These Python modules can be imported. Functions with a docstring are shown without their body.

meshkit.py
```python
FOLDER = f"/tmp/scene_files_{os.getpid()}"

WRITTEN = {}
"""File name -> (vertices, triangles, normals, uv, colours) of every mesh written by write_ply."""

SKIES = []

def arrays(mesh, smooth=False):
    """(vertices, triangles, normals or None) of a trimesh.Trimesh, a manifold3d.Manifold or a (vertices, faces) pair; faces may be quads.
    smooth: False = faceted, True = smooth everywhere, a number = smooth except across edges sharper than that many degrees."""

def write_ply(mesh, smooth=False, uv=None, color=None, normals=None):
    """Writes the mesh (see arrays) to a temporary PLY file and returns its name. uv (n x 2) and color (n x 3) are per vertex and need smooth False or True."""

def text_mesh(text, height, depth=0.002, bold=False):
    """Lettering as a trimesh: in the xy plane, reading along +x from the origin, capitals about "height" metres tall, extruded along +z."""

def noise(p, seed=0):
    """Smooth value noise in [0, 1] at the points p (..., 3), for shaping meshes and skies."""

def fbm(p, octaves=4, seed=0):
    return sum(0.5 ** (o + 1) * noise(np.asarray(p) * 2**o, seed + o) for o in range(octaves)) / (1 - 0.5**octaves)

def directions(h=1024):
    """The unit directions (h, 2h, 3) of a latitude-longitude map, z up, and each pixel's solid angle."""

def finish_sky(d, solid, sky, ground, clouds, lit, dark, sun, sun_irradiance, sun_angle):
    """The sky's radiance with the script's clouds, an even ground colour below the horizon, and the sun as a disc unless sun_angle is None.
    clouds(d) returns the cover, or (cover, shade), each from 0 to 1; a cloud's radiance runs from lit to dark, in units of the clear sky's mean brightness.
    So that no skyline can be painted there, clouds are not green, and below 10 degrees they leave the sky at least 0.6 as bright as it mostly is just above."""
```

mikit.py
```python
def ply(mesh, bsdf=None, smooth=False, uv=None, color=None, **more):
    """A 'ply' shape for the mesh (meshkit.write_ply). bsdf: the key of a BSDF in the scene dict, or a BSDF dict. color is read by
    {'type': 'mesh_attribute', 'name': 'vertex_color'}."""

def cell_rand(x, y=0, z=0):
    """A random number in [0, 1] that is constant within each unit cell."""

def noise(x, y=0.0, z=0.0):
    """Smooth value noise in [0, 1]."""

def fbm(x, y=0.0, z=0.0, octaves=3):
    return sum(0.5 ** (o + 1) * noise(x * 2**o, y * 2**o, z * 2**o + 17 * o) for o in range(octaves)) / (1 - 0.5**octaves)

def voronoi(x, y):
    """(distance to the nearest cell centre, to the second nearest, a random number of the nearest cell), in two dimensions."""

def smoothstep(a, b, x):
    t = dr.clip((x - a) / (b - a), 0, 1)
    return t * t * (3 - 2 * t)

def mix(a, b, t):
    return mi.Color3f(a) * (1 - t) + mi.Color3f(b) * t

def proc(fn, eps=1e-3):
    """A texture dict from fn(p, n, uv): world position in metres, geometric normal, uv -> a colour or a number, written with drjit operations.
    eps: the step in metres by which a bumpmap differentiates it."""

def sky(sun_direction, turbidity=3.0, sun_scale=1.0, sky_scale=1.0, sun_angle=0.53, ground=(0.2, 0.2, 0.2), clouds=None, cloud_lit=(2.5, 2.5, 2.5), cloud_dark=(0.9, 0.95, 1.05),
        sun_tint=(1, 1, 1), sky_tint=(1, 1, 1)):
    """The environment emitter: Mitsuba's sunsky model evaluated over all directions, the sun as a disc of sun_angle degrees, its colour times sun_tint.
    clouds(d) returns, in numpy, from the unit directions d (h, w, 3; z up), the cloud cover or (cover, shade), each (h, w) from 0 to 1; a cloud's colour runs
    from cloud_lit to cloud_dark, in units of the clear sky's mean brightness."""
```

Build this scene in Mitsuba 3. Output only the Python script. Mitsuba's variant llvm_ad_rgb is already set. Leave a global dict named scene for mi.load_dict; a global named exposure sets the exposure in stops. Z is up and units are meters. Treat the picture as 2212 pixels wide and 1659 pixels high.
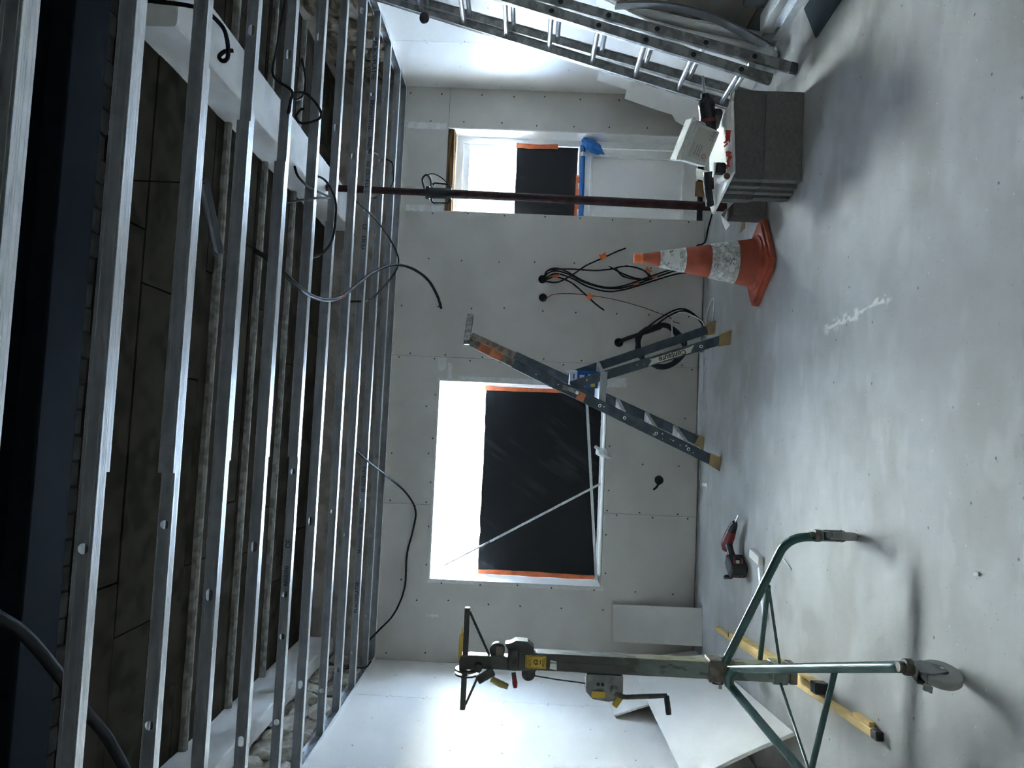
import math, random
import numpy as np, trimesh
import mitsuba as mi, drjit as dr
import shapely.geometry as sg
from shapely import affinity
import mikit, meshkit
from mikit import proc, noise, fbm, voronoi, cell_rand, smoothstep, mix

T = mi.ScalarTransform4f
scene, labels = {}, {}
rng = random.Random(7)

# ---------------------------------------------------------------- camera, sky, exposure
CAM = np.array([1.834, -5.803, 1.407])
FWD = np.array([0.0653, 0.9977, 0.0190])
RIGHT = np.array([0.9968, -0.0661, 0.0436])          # the phone was held on its side: the picture's top is the room's right
scene['camera'] = {'type': 'perspective', 'fov': 70.62, 'fov_axis': 'x', 'near_clip': 0.05, 'far_clip': 200.0,
                   'to_world': T().look_at(origin=CAM.tolist(), target=(CAM + FWD).tolist(), up=RIGHT.tolist())}
exposure = 5.6
def overcast(d):
    c = meshkit.fbm(d * 2.2 + 5.0, 4, seed=3)
    return np.clip(0.30 + 1.1 * (c - 0.5), 0, 1), np.clip(0.35 + 1.0 * (c - 0.5), 0, 1)
scene['sky'] = mikit.sky((0.15, 0.80, 0.58), turbidity=6.0, sun_scale=0.0, sky_scale=14.0, ground=(0.50, 0.50, 0.485),
                         clouds=overcast, cloud_lit=(1.24, 1.50, 1.80), cloud_dark=(0.78, 0.96, 1.17), sky_tint=(0.84, 1.0, 1.20))

# ---------------------------------------------------------------- helpers
V = lambda *a: np.array(a, float)
def unit(v):
    v = np.asarray(v, float); return v / (np.linalg.norm(v) + 1e-15)
def cat(ms):
    ms = [m for m in ms if m is not None]
    return trimesh.util.concatenate(ms) if len(ms) > 1 else ms[0]
def tm(v, f): return trimesh.Trimesh(np.asarray(v, float), np.asarray(f, int), process=False)
def box(x0, x1, y0, y1, z0, z1, bev=0.0):
    c = V((x0 + x1) / 2, (y0 + y1) / 2, (z0 + z1) / 2); s = V(abs(x1 - x0), abs(y1 - y0), abs(z1 - z0))
    return obox(c, s, None, bev)
_chf = {}
def obox(c, s, R=None, bev=0.0):
    """Box of size s about c, turned by R (columns = its axes), edges chamfered by bev."""
    h = np.asarray(s, float) / 2
    if bev <= 0:
        m = trimesh.creation.box(extents=2 * h)
        v = m.vertices.copy(); f = m.faces
    else:
        bev = min(bev, 0.45 * 2 * h.min())
        pts = []
        for sx in (-1, 1):
            for sy in (-1, 1):
                for sz in (-1, 1):
                    p = V(sx, sy, sz) * h
                    for k in range(3):
                        q = p - V(sx, sy, sz) * bev; q[k] = p[k]; pts.append(q)
        m = trimesh.convex.convex_hull(np.array(pts)); v, f = m.vertices.copy(), m.faces
    if R is not None: v = v @ np.asarray(R).T
    return tm(v + np.asarray(c), f)
def frame(d, up=(0, 0, 1)):
    """Columns: d, side, up-ish."""
    a = unit(d); s = np.cross(up, a)
    if np.linalg.norm(s) < 1e-6: s = np.cross((0, 1, 0), a)
    s = unit(s); return np.stack([a, s, np.cross(a, s)], 1)
def bar(p0, p1, w, h, up=(0, 0, 1), bev=0.0):
    """Rectangular bar from p0 to p1, w across (sideways), h along up."""
    p0, p1 = np.asarray(p0, float), np.asarray(p1, float)
    return obox((p0 + p1) / 2, (np.linalg.norm(p1 - p0), w, h), frame(p1 - p0, up), bev)
def tube(pts, r, n=10, caps=True):
    """Round tube along a polyline, parallel-transported so that it never twists; r is a number or one radius per point."""
    p = np.asarray(pts, float); r = np.broadcast_to(r, (len(p),))
    t = np.gradient(p, axis=0); t /= np.linalg.norm(t, axis=1, keepdims=True) + 1e-12
    a = np.cross(t[0], (0, 0, 1.0) if abs(t[0][2]) < 0.9 else (1.0, 0, 0)); a = unit(a)
    ang = np.arange(n) * 2 * math.pi / n; rings = []
    for i in range(len(p)):
        a = unit(a - t[i] * (a @ t[i])); b = np.cross(t[i], a)
        rings.append(p[i] + r[i] * (np.cos(ang)[:, None] * a + np.sin(ang)[:, None] * b))
    v = np.vstack(rings); f = []
    for i in range(len(p) - 1):
        for j in range(n):
            q = i * n + j, i * n + (j + 1) % n, (i + 1) * n + (j + 1) % n, (i + 1) * n + j
            f += [(q[0], q[1], q[2]), (q[0], q[2], q[3])]
    if caps:
        k = len(v); v = np.vstack([v, p[:1], p[-1:]])
        for j in range(n):
            f += [(k, (j + 1) % n, j), (k + 1, (len(p) - 1) * n + j, (len(p) - 1) * n + (j + 1) % n)]
    return tm(v, f)
def cyl(p0, p1, r, n=16, r1=None):
    p0, p1 = np.asarray(p0, float), np.asarray(p1, float)
    R = frame(p1 - p0); ang = np.arange(n) * 2 * math.pi / n
    ring = np.cos(ang)[:, None] * R[:, 1] + np.sin(ang)[:, None] * R[:, 2]
    v = np.vstack([p0 + r * ring, p1 + (r if r1 is None else r1) * ring, [p0], [p1]]); f = []
    for j in range(n):
        k = (j + 1) % n
        f += [(j, k, n + k), (j, n + k, n + j), (2 * n, k, j), (2 * n + 1, n + j, n + k)]
    return tm(v, f)
def spline(pts, n=8):
    """Catmull-Rom through the points."""
    p = np.asarray(pts, float); q = np.vstack([2 * p[0] - p[1], p, 2 * p[-1] - p[-2]]); out = []
    for i in range(1, len(q) - 2):
        for t in np.linspace(0, 1, n, endpoint=False):
            a, b, c, d = q[i - 1:i + 3]
            out.append(0.5 * (2 * b + (c - a) * t + (2 * a - 5 * b + 4 * c - d) * t * t + (3 * b - a - 3 * c + d) * t ** 3))
    return np.vstack(out + [p[-1:]])
def rounded(pts, rad, n=6):
    """A polyline with its inner corners rounded."""
    p = [np.asarray(q, float) for q in pts]; out = [p[0]]
    for a, b, c in zip(p, p[1:], p[2:]):
        u, w = unit(a - b), unit(c - b); k = min(rad, 0.45 * np.linalg.norm(a - b), 0.45 * np.linalg.norm(c - b))
        for t in np.linspace(0, 1, n): out.append((1 - t) ** 2 * (b + u * k) + 2 * t * (1 - t) * b + t * t * (b + w * k))
    return np.vstack(out + [p[-1]])
def prism(poly, depth, O, X, Y):
    """A shapely polygon (or point list) in the frame O, X, Y extruded by depth along X x Y."""
    poly = poly if hasattr(poly, 'geom_type') else sg.Polygon(poly)
    ms = []
    for g in getattr(poly, 'geoms', [poly]):
        m = trimesh.creation.extrude_polygon(g, depth, engine='earcut')
        X, Y = unit(X), unit(Y); Z = np.cross(X, Y)
        v = np.asarray(m.vertices)
        ms.append(tm(np.asarray(O) + v[:, :1] * X + v[:, 1:2] * Y + v[:, 2:] * Z, m.faces))
    return cat(ms)
def lathe(prof, c=(0, 0, 0), n=40):
    """Profile of (r, z) about the z axis through c."""
    pr = np.asarray(prof, float); ang = np.arange(n) * 2 * math.pi / n; k = len(pr)
    v = np.stack([pr[None, :, 0] * np.cos(ang)[:, None], pr[None, :, 0] * np.sin(ang)[:, None], np.broadcast_to(pr[None, :, 1], (n, k))], -1).reshape(-1, 3) + np.asarray(c)
    f = []
    for j in range(n):
        for i in range(k - 1):
            a, b = j * k + i, ((j + 1) % n) * k + i
            f += [(a, b, b + 1), (a, b + 1, a + 1)]
    return tm(v, f)
def ball(c, r, sub=2, s=(1, 1, 1)):
    m = trimesh.creation.icosphere(subdivisions=sub, radius=1.0)
    return tm(np.asarray(m.vertices) * r * np.asarray(s) + np.asarray(c), m.faces)
def sheet(grid, thick, normal=None):
    """A closed sheet over a grid of points (n, m, 3), thickened along its own normals."""
    g = np.asarray(grid, float); n, m = g.shape[:2]
    du, dv = np.gradient(g, axis=0), np.gradient(g, axis=1)
    nn = np.cross(du, dv); nn /= np.linalg.norm(nn, axis=2, keepdims=True) + 1e-12
    if normal is not None and (nn.reshape(-1, 3).mean(0) @ np.asarray(normal)) < 0: nn = -nn; flip = True
    else: flip = False
    top, bot = g + nn * thick / 2, g - nn * thick / 2
    idx = np.arange(n * m).reshape(n, m); f = []
    for i in range(n - 1):
        for j in range(m - 1):
            a, b, c, d = idx[i, j], idx[i + 1, j], idx[i + 1, j + 1], idx[i, j + 1]
            f += [(a, b, c), (a, c, d)]; a, b, c, d = (q + n * m for q in (a, b, c, d)); f += [(a, c, b), (a, d, c)]
    rim = list(idx[0, :]) + list(idx[1:, -1]) + list(idx[-1, -2::-1]) + list(idx[-2:0:-1, 0])
    for a, b in zip(rim, rim[1:] + rim[:1]): f += [(a, b, b + n * m)[::-1][::-1], (a, b + n * m, a + n * m)]
    mesh = tm(np.vstack([top.reshape(-1, 3), bot.reshape(-1, 3)]), f)
    trimesh.repair.fix_normals(mesh)
    return mesh
def text(s, h, O, X, Y, depth=0.0004, bold=False):
    m = meshkit.text_mesh(s, h, depth, bold); v = np.asarray(m.vertices); X, Y = unit(X), unit(Y)
    return tm(np.asarray(O) + v[:, :1] * X + v[:, 1:2] * Y + v[:, 2:] * np.cross(X, Y), m.faces)
def rot(m, R, c=(0, 0, 0)):
    return tm((np.asarray(m.vertices) - c) @ np.asarray(R).T + c, m.faces)
def Rz(a): c, s = math.cos(a), math.sin(a); return np.array([[c, -s, 0], [s, c, 0], [0, 0, 1.0]])
def move(m, d): return tm(np.asarray(m.vertices) + np.asarray(d), m.faces)

used = set()
def numbered(name):
    k, i = name, 0
    while k in used:
        i += 1; k = f'{name}_{i:03d}'
    used.add(k); return k
def obj(name, mesh, mat, parent=None, smooth=False, label=None, kind=None, **more):
    """One entry of the scene; a part's key starts with its parent's."""
    key = numbered(name if parent is None else f'{parent}__{name}')
    scene[key] = mikit.ply(mesh, mat, smooth=smooth, **more)
    d = {}
    if label: d['label'] = label
    if kind: d['kind'] = kind
    if d: labels[key] = d
    return key
def thing(name, label, category, group=None):
    key = numbered(name); labels[key] = {'label': label, 'category': category}
    if group: labels[key]['group'] = group
    return key
def one(name, mesh, mat, label, category, group=None, smooth=False):
    key = obj(name, mesh, mat, smooth=smooth); labels[key] = {'label': label, 'category': category}
    if group: labels[key]['group'] = group
    return key
def struct(name, label=None, mesh=None, mat=None, smooth=False):
    if mesh is None: key = numbered(name)
    else: key = obj(name, mesh, mat, smooth=smooth)
    labels[key] = {'kind': 'structure'}
    if label: labels[key]['label'] = label
    return key
def disc_holes(n=10): return np.stack([np.cos(np.arange(n) * 2 * math.pi / n), np.sin(np.arange(n) * 2 * math.pi / n)], 1)

# ---------------------------------------------------------------- materials
def mat(name, d, two=True):
    scene[name] = {'type': 'twosided', 'bsdf': d} if two else d
    return name
def rgb(*c): return {'type': 'rgb', 'value': list(c)}
def diff(name, c): return mat(name, {'type': 'diffuse', 'reflectance': c if isinstance(c, dict) else rgb(*c)})
def prin(name, c, rough=0.5, metal=0.0, spec=0.5, **kw):
    return mat(name, {'type': 'principled', 'base_color': c if isinstance(c, dict) else rgb(*c), 'roughness': rough, 'metallic': metal, 'specular': spec, **kw})
def speckle(a, b, scale, lo=0.35, hi=0.65, oct_=3):
    return proc(lambda p, n, uv: mix(a, b, smoothstep(lo, hi, fbm(p[0] * scale, p[1] * scale, p[2] * scale, oct_))))

diff('mat_board', speckle((0.515, 0.49, 0.445), (0.56, 0.535, 0.49), 3.0))              # grey-white plasterboard paper
diff('mat_board_white', speckle((0.745, 0.725, 0.68), (0.79, 0.77, 0.73), 2.0))
diff('mat_board_back', speckle((0.30, 0.285, 0.265), (0.35, 0.33, 0.31), 6.0))
diff('mat_gypsum', (0.66, 0.66, 0.64))
diff('mat_filler', speckle((0.62, 0.62, 0.60), (0.70, 0.70, 0.68), 22.0))
diff('mat_screw', (0.03, 0.03, 0.032))
def floor_color(p, n, uv):
    x, y = p[0], p[1]
    a = fbm(x * 0.9, y * 0.9, 1.0, 4); b = fbm(x * 4.0, y * 6.5, 4.0, 4); c = fbm(x * 3.1 + 7, y * 3.1, 9.0, 3)
    col = mix((0.315, 0.310, 0.290), (0.395, 0.393, 0.378), smoothstep(0.3, 0.7, 0.55 * a + 0.45 * b))
    col = mix(col, (0.27, 0.258, 0.225), 0.45 * smoothstep(0.55, 0.72, c))
    col = mix(col, (0.43, 0.42, 0.395), 0.35 * smoothstep(0.58, 0.78, fbm(x * 5 + 3, y * 11.0, 2.0, 3)))
    d1, d2, r = voronoi(x * 9, y * 9)
    col = mix(col, (0.10, 0.09, 0.075), 0.8 * smoothstep(0.06, 0.03, d1) * smoothstep(0.90, 0.93, r))
    w = 0.012 * (1 + 2.2 * smoothstep(0.45, 0.7, noise(x * 60, y * 26, 3.0)))
    chalk = smoothstep(w, w * 0.4, dr.abs(x - 2.40 + 0.05 * (y + 2.65) + 0.012 * (noise(x * 9, y * 9, 1.0) - 0.5))) * smoothstep(-3.02, -2.94, y) * smoothstep(-2.33, -2.42, y)
    col = mix(col, (0.62, 0.62, 0.56), 0.75 * chalk * smoothstep(0.25, 0.55, noise(x * 70, y * 40, 8.0)))
    d1, d2, r = voronoi(x * 31 + 3, y * 31)
    col = mix(col, (0.17, 0.16, 0.14), 0.6 * smoothstep(0.11, 0.05, d1) * smoothstep(0.87, 0.92, r))
    d1, d2, r = voronoi(x * 22 + 9, y * 22 + 4)
    col = mix(col, (0.60, 0.60, 0.58), 0.5 * smoothstep(0.10, 0.05, d1) * smoothstep(0.95, 0.97, r))
    return col
scene['mat_floor'] = {'type': 'twosided', 'bsdf': {'type': 'bumpmap', 'arbitrary': proc(lambda p, n, uv: fbm(p[0] * 6, p[1] * 3, 0.0, 4) + 0.25 * fbm(p[0] * 60, p[1] * 60, 2.0, 2), eps=0.004), 'scale': 0.0035,
    'bsdf': {'type': 'principled', 'base_color': proc(floor_color), 'roughness': 0.6, 'specular': 0.12}}}
# ---------------------------------------------------------------- the room shell
W, H, TOP, REAR = 4.648, 2.50, 3.10, -7.6
WX0, WX1, WZ0, WZ1 = 0.642, 2.216, 0.745, 2.10            # window opening
DX0, DX1, DZ1 = 3.612, 4.305, 2.135                       # doorway in the boards
fl = struct('floor', 'bare grey concrete floor with trowel marks', box(-0.3, W + 0.3, REAR - 0.2, 0.5, -0.12, 0.0), 'mat_floor')
# wall_back: masonry with openings, then plasterboard sheets with real seams
wb = struct('wall_back', 'grey plasterboard wall with a window and a door')
diff('mat_masonry', speckle((0.24, 0.21, 0.17), (0.36, 0.32, 0.27), 9.0))
def holed(rects, holes):
    p = sg.box(*rects)
    for h in holes: p = p.difference(sg.box(*h))
    return p
masonry = holed((-0.3, 0.0, W + 0.3, TOP), [(WX0 - 0.04, WZ0 - 0.03, WX1 + 0.03, WZ1 + 0.02), (3.36, -0.1, DX1 + 0.01, DZ1 - 0.0)])
obj('masonry', prism(masonry, 0.30, (0, 0.33, 0), (1, 0, 0), (0, 0, 1)), 'mat_masonry', wb)
obj('outer_leaf', prism(holed((-0.3, -0.1, W + 0.3, TOP), [(WX0, WZ0, WX1, 2.055), (3.38, -0.2, 4.285, 2.03)]), 0.16, (0, 0.52, 0), (1, 0, 0), (0, 0, 1)), 'mat_masonry', wb)
BT = 0.0125
def wall_sheet(a0, b0, a1, b1, holes=(), parent=wb, where='back', mat_='mat_board', g=0.0015):
    p = holed((a0 + g, b0 + g, a1 - g, b1 - g), holes)
    if where == 'back': m = prism(p, BT, (0, BT, 0), (1, 0, 0), (0, 0, 1))
    elif where == 'left': m = prism(p, BT, (-BT, 0, 0), (0, 1, 0), (0, 0, 1))
    else: m = prism(p, BT, (W, 0, 0), (0, 1, 0), (0, 0, 1))
    return obj('sheet', m, mat_, parent)
win = (WX0, WZ0, WX1, WZ1)
cx_ = lambda x, z, r, n=20: sg.Point(x, z).buffer(r, 6)
HOLES = [(3.077, 1.308, 0.034), (2.926, 1.298, 0.034), (2.586, 0.672, 0.036), (1.500, 0.315, 0.036)]
def sheet_with(a0, b0, a1, b1):
    p = holed((a0 + .0015, b0 + .0015, a1 - .0015, b1 - .0015), [win, (DX0, -1, DX1, DZ1)])
    for x, z, r in HOLES: p = p.difference(cx_(x, z, r))
    obj('sheet', prism(p, BT, (0, BT, 0), (1, 0, 0), (0, 0, 1)), 'mat_board', wb)
for a0, b0, a1, b1 in ((0, 0.012, 1.221, H), (1.221, 0.012, 2.407, H), (2.407, 0.012, DX0, H), (DX0, DZ1, 4.33, H), (DX0 + 0.69, 0.012, 4.65, DZ1), (4.33, DZ1, 4.65, H)):
    sheet_with(a0, b0, a1, b1)
# wall_left and wall_right: white boards standing 1.2 m wide, rough masonry above them
for side, x0, sgn in (('left', 0.0, -1), ('right', W, 1)):
    k = struct(f'wall_{side}', f'{side} wall of pale plasterboard sheets under rough masonry')
    seams = [0.0, -0.766, -1.966, -3.166, -4.366, -5.566, REAR] if side == 'left' else [0.0, -0.706, -1.906, -3.106, -4.306, -5.506, REAR]
    for a, b in zip(seams, seams[1:]): wall_sheet(b, 0.012, a, H, (), k, side, 'mat_board_white')
    obj('masonry', box(x0 + sgn * BT, x0 + sgn * 0.3, REAR, 0.02, 0, TOP), 'mat_masonry', k)
struct('wall_front', 'plasterboard wall behind the camera', box(-0.3, W + 0.3, REAR - 0.15, REAR, 0, TOP), 'mat_board_white')
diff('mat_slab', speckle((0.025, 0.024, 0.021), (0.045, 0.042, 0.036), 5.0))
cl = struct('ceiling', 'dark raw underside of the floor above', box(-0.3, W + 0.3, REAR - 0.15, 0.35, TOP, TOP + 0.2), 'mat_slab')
# reveal of the window
diff('mat_lintel', proc(lambda p, n, uv: mix((0.07, 0.04, 0.02), (0.20, 0.125, 0.06), smoothstep(.35, .65, fbm(p[0] * 5, p[1] * 60, p[2] * 60, 3)))))
prin('mat_white_frame', (0.78, 0.78, 0.76), 0.4)
prin('mat_pvc', (0.90, 0.90, 0.88), 0.3)
prin('mat_black', (0.012, 0.012, 0.013), 0.35)
mat('mat_glass', {'type': 'thindielectric', 'int_ior': 1.5}, two=False)
GY = 0.285                                                  # plane of the window frame
w1 = struct('window_1', 'wide white window covered below by black film')
obj('reveal', cat([box(WX0 - 0.03, WX0, 0.0, GY + 0.03, WZ0 - 0.02, WZ1 + 0.02), box(WX1, WX1 + 0.02, 0.0, GY + 0.03, WZ0 - 0.02, WZ1 + 0.02),
                   box(WX0 - 0.03, WX1 + 0.02, 0.0, GY + 0.03, WZ1, WZ1 + 0.016)]), 'mat_white_frame', w1)
fr = prism(holed((WX0, WZ0, WX1, WZ1), [(WX0 + 0.045, WZ0 + 0.055, WX1 - 0.05, WZ1 - 0.05)]), 0.05, (0, GY + 0.05, 0), (1, 0, 0), (0, 0, 1))
obj('frame', fr, 'mat_pvc', w1)
obj('pane', box(WX0 + 0.04, WX1 - 0.045, GY + 0.022, GY + 0.0225, WZ0 + 0.05, WZ1 - 0.045), 'mat_glass', w1)
obj('sill', box(WX0 - 0.005, WX1 + 0.004, 0.015, GY, WZ0 - 0.03, WZ0, 0.003), 'mat_masonry', w1)
obj('joint', box(WX0 - .005, WX1 + .004, .003, .02, WZ0 - .030, WZ0 - .006), 'mat_black', w1)
# door: white, glazed above, panelled below
DY = 0.16
d1 = struct('door_1', 'white half-glazed door partly covered with black film')
obj('frame', prism(holed((3.36, 0.02, DX1, 2.075), [(3.42, 0.03, DX1 - 0.055, 2.02)]), 0.06, (0, DY + 0.06, 0), (1, 0, 0), (0, 0, 1)), 'mat_pvc', d1)
obj('jamb', box(DX1 - .001, DX1 + .009, .0, DY + .06, 0.0, DZ1), 'mat_white_frame', d1)
obj('threshold', box(3.36, DX1, DY - .03, DY + .14, 0.0, .038), 'mat_black', d1)
obj('lintel', box(3.36, DX1, .016, DY, 2.082, 2.134, .004), 'mat_lintel', d1)
leaf = holed((3.422, 0.032, DX1 - 0.057, 2.018), [(3.495, 1.045, 4.225, 1.965), (3.515, 0.165, 4.175, 0.925)])
obj('leaf', prism(leaf, 0.05, (0, DY + 0.065, 0), (1, 0, 0), (0, 0, 1)), 'mat_pvc', d1)
obj('pane', box(3.485, 4.235, DY + 0.036, DY + 0.0365, 1.035, 1.975), 'mat_glass', d1)
def moulding(x0, x1, z0, z1, w, y):
    ms = []
    for r in ((x0, z0, x1, z0 + w), (x0, z1 - w, x1, z1), (x0, z0 + w, x0 + w, z1 - w), (x1 - w, z0 + w, x1, z1 - w)):
        ms.append(box(r[0], r[2], y - 0.012, y + 0.01, r[1], r[3], 0.005))
    return cat(ms)
obj('lower_panel', box(3.51, 4.18, DY + 0.035, DY + 0.05, 0.16, 0.93), 'mat_pvc', d1)
obj('panel_moulding', moulding(3.495, 4.20, 0.145, 0.945, 0.028, DY + 0.014), 'mat_pvc', d1)
# ---------------------------------------------------------------- what covers the window and the door
def film_color(p, n, uv):
    a = fbm(p[0] * 3 + 4, p[2] * 3, 0.0, 4)
    s = smoothstep(0.55, 0.75, fbm(p[0] * 2.2 + p[2] * 1.5 + 3, p[0] * 14 - p[2] * 9, 2.0, 3))
    return mix((0.008, 0.008, 0.009), (0.024, 0.025, 0.026), 0.75 * s * smoothstep(0.35, 0.7, a))
prin('mat_film', proc(film_color), 0.42, 0.0, 0.22)
def wavy(x0, x1, z0, z1, y, amp, seed, nx=24, nz=18, ragged=0.0):
    xs, zs = np.linspace(x0, x1, nx), np.linspace(z0, z1, nz)
    X, Z = np.meshgrid(xs, zs, indexing='ij')
    Y = y + amp * (meshkit.fbm(np.stack([X * 3, Z * 3, 0 * X + seed], -1), 3, seed) - 0.5)
    if ragged: Z = Z + ragged * (meshkit.noise(np.stack([X * 14, 0 * X, 0 * X + seed], -1), seed) - 0.5) * ((Z - z0) / (z1 - z0))
    return np.stack([X, Y, Z], -1)
FY = GY - 0.004
one('window_film', sheet(wavy(0.662, 2.185, 0.765, 1.737, FY - 0.006, 0.006, 3, ragged=0.012), 0.001), 'mat_film',
    'black plastic film covering the lower two thirds of the wide window', 'plastic film', smooth=30)
one('door_film', sheet(wavy(3.43, 4.243, 1.050, 1.568, DY + 0.004, 0.004, 8, 12, 10, 0.004), 0.001), 'mat_film',
    'small black plastic film covering the lower half of the door glass', 'plastic film', smooth=30)
prin('mat_tape', speckle((0.62, 0.13, 0.035), (0.74, 0.19, 0.06), 16.0), 0.45)
prin('mat_tape_dull', speckle((0.36, 0.10, 0.045), (0.46, 0.14, 0.06), 20.0), 0.55)
def tape(x0, x1, z0, z1, y, seed, n=14):
    zs = np.linspace(z0, z1, n) if z1 - z0 > x1 - x0 else None
    g = []
    for i in range(n):
        t = i / (n - 1); w = 1 + 0.10 * math.sin(7 * t + seed) + 0.06 * math.sin(19 * t + seed)
        if zs is not None:
            c = (x0 + x1) / 2 + 0.003 * math.sin(5 * t + seed); g.append([(c + s * w * (x1 - x0) / 2, y - 0.002 * (1 + math.sin(23 * t + seed + 2 * s)), zs[i]) for s in (-1, -.4, .3, 1)])
        else:
            c = (z0 + z1) / 2; x = x0 + (x1 - x0) * t; g.append([(x, y - 0.002 * (1 + math.sin(23 * t + seed)), c + s * w * (z1 - z0) / 2) for s in (-1, 0, 1)])
    return sheet(g, 0.0008)
tp = 'tape strip'
one('tape_strip', tape(2.172, 2.207, 0.80, 1.745, FY - 0.012, 1), 'mat_tape', 'long orange tape strip down the right edge of the black window film, behind the stepladder', tp, smooth=30)
one('tape_strip', tape(0.645, 0.683, 0.775, 1.735, FY - 0.012, 4), 'mat_tape', 'long orange tape strip down the left edge of the black window film', tp, smooth=30)
one('tape_strip', tape(4.222, 4.262, 1.222, 1.574, DY - 0.004, 2), 'mat_tape', 'orange tape strip at the right edge of the small black door film', tp, smooth=30)
one('tape_strip', tape(3.60, 4.01, 1.026, 1.062, DY - 0.004, 6), 'mat_tape', 'level orange tape strip along the lower edge of the door film, above the blue pipe', tp, smooth=30)
# ---------------------------------------------------------------- the open ceiling: slab, bricks, beams
def steel_fn(a, b, sx):
    return proc(lambda p, n, uv: mix(a, b, smoothstep(0.3, 0.7, 0.6 * fbm(p[0] * sx, p[1] * 60, p[2] * 60, 3) + 0.4 * fbm(p[0] * 25, p[1] * 25, p[2] * 25, 2))))
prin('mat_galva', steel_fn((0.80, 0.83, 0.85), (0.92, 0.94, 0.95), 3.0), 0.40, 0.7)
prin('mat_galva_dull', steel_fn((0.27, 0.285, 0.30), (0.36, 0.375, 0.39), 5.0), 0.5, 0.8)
prin('mat_alu', steel_fn((0.50, 0.52, 0.53), (0.66, 0.67, 0.68), 2.0), 0.38, 0.85)
prin('mat_alu_old', speckle((0.15, 0.15, 0.147), (0.25, 0.25, 0.245), 24.0), 0.5, 0.5)
prin('mat_chrome', (0.72, 0.73, 0.75), 0.2, 1.0)
diff('mat_ink', (0.03, 0.033, 0.036)); diff('mat_print', (0.045, 0.05, 0.055))
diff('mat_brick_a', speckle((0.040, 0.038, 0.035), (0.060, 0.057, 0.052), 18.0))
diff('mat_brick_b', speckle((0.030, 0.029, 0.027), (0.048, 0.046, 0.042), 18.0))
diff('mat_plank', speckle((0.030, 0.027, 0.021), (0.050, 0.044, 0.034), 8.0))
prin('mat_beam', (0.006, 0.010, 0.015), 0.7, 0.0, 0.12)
diff('mat_plaster', speckle((0.74, 0.74, 0.72), (0.82, 0.82, 0.80), 8.0))
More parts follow.
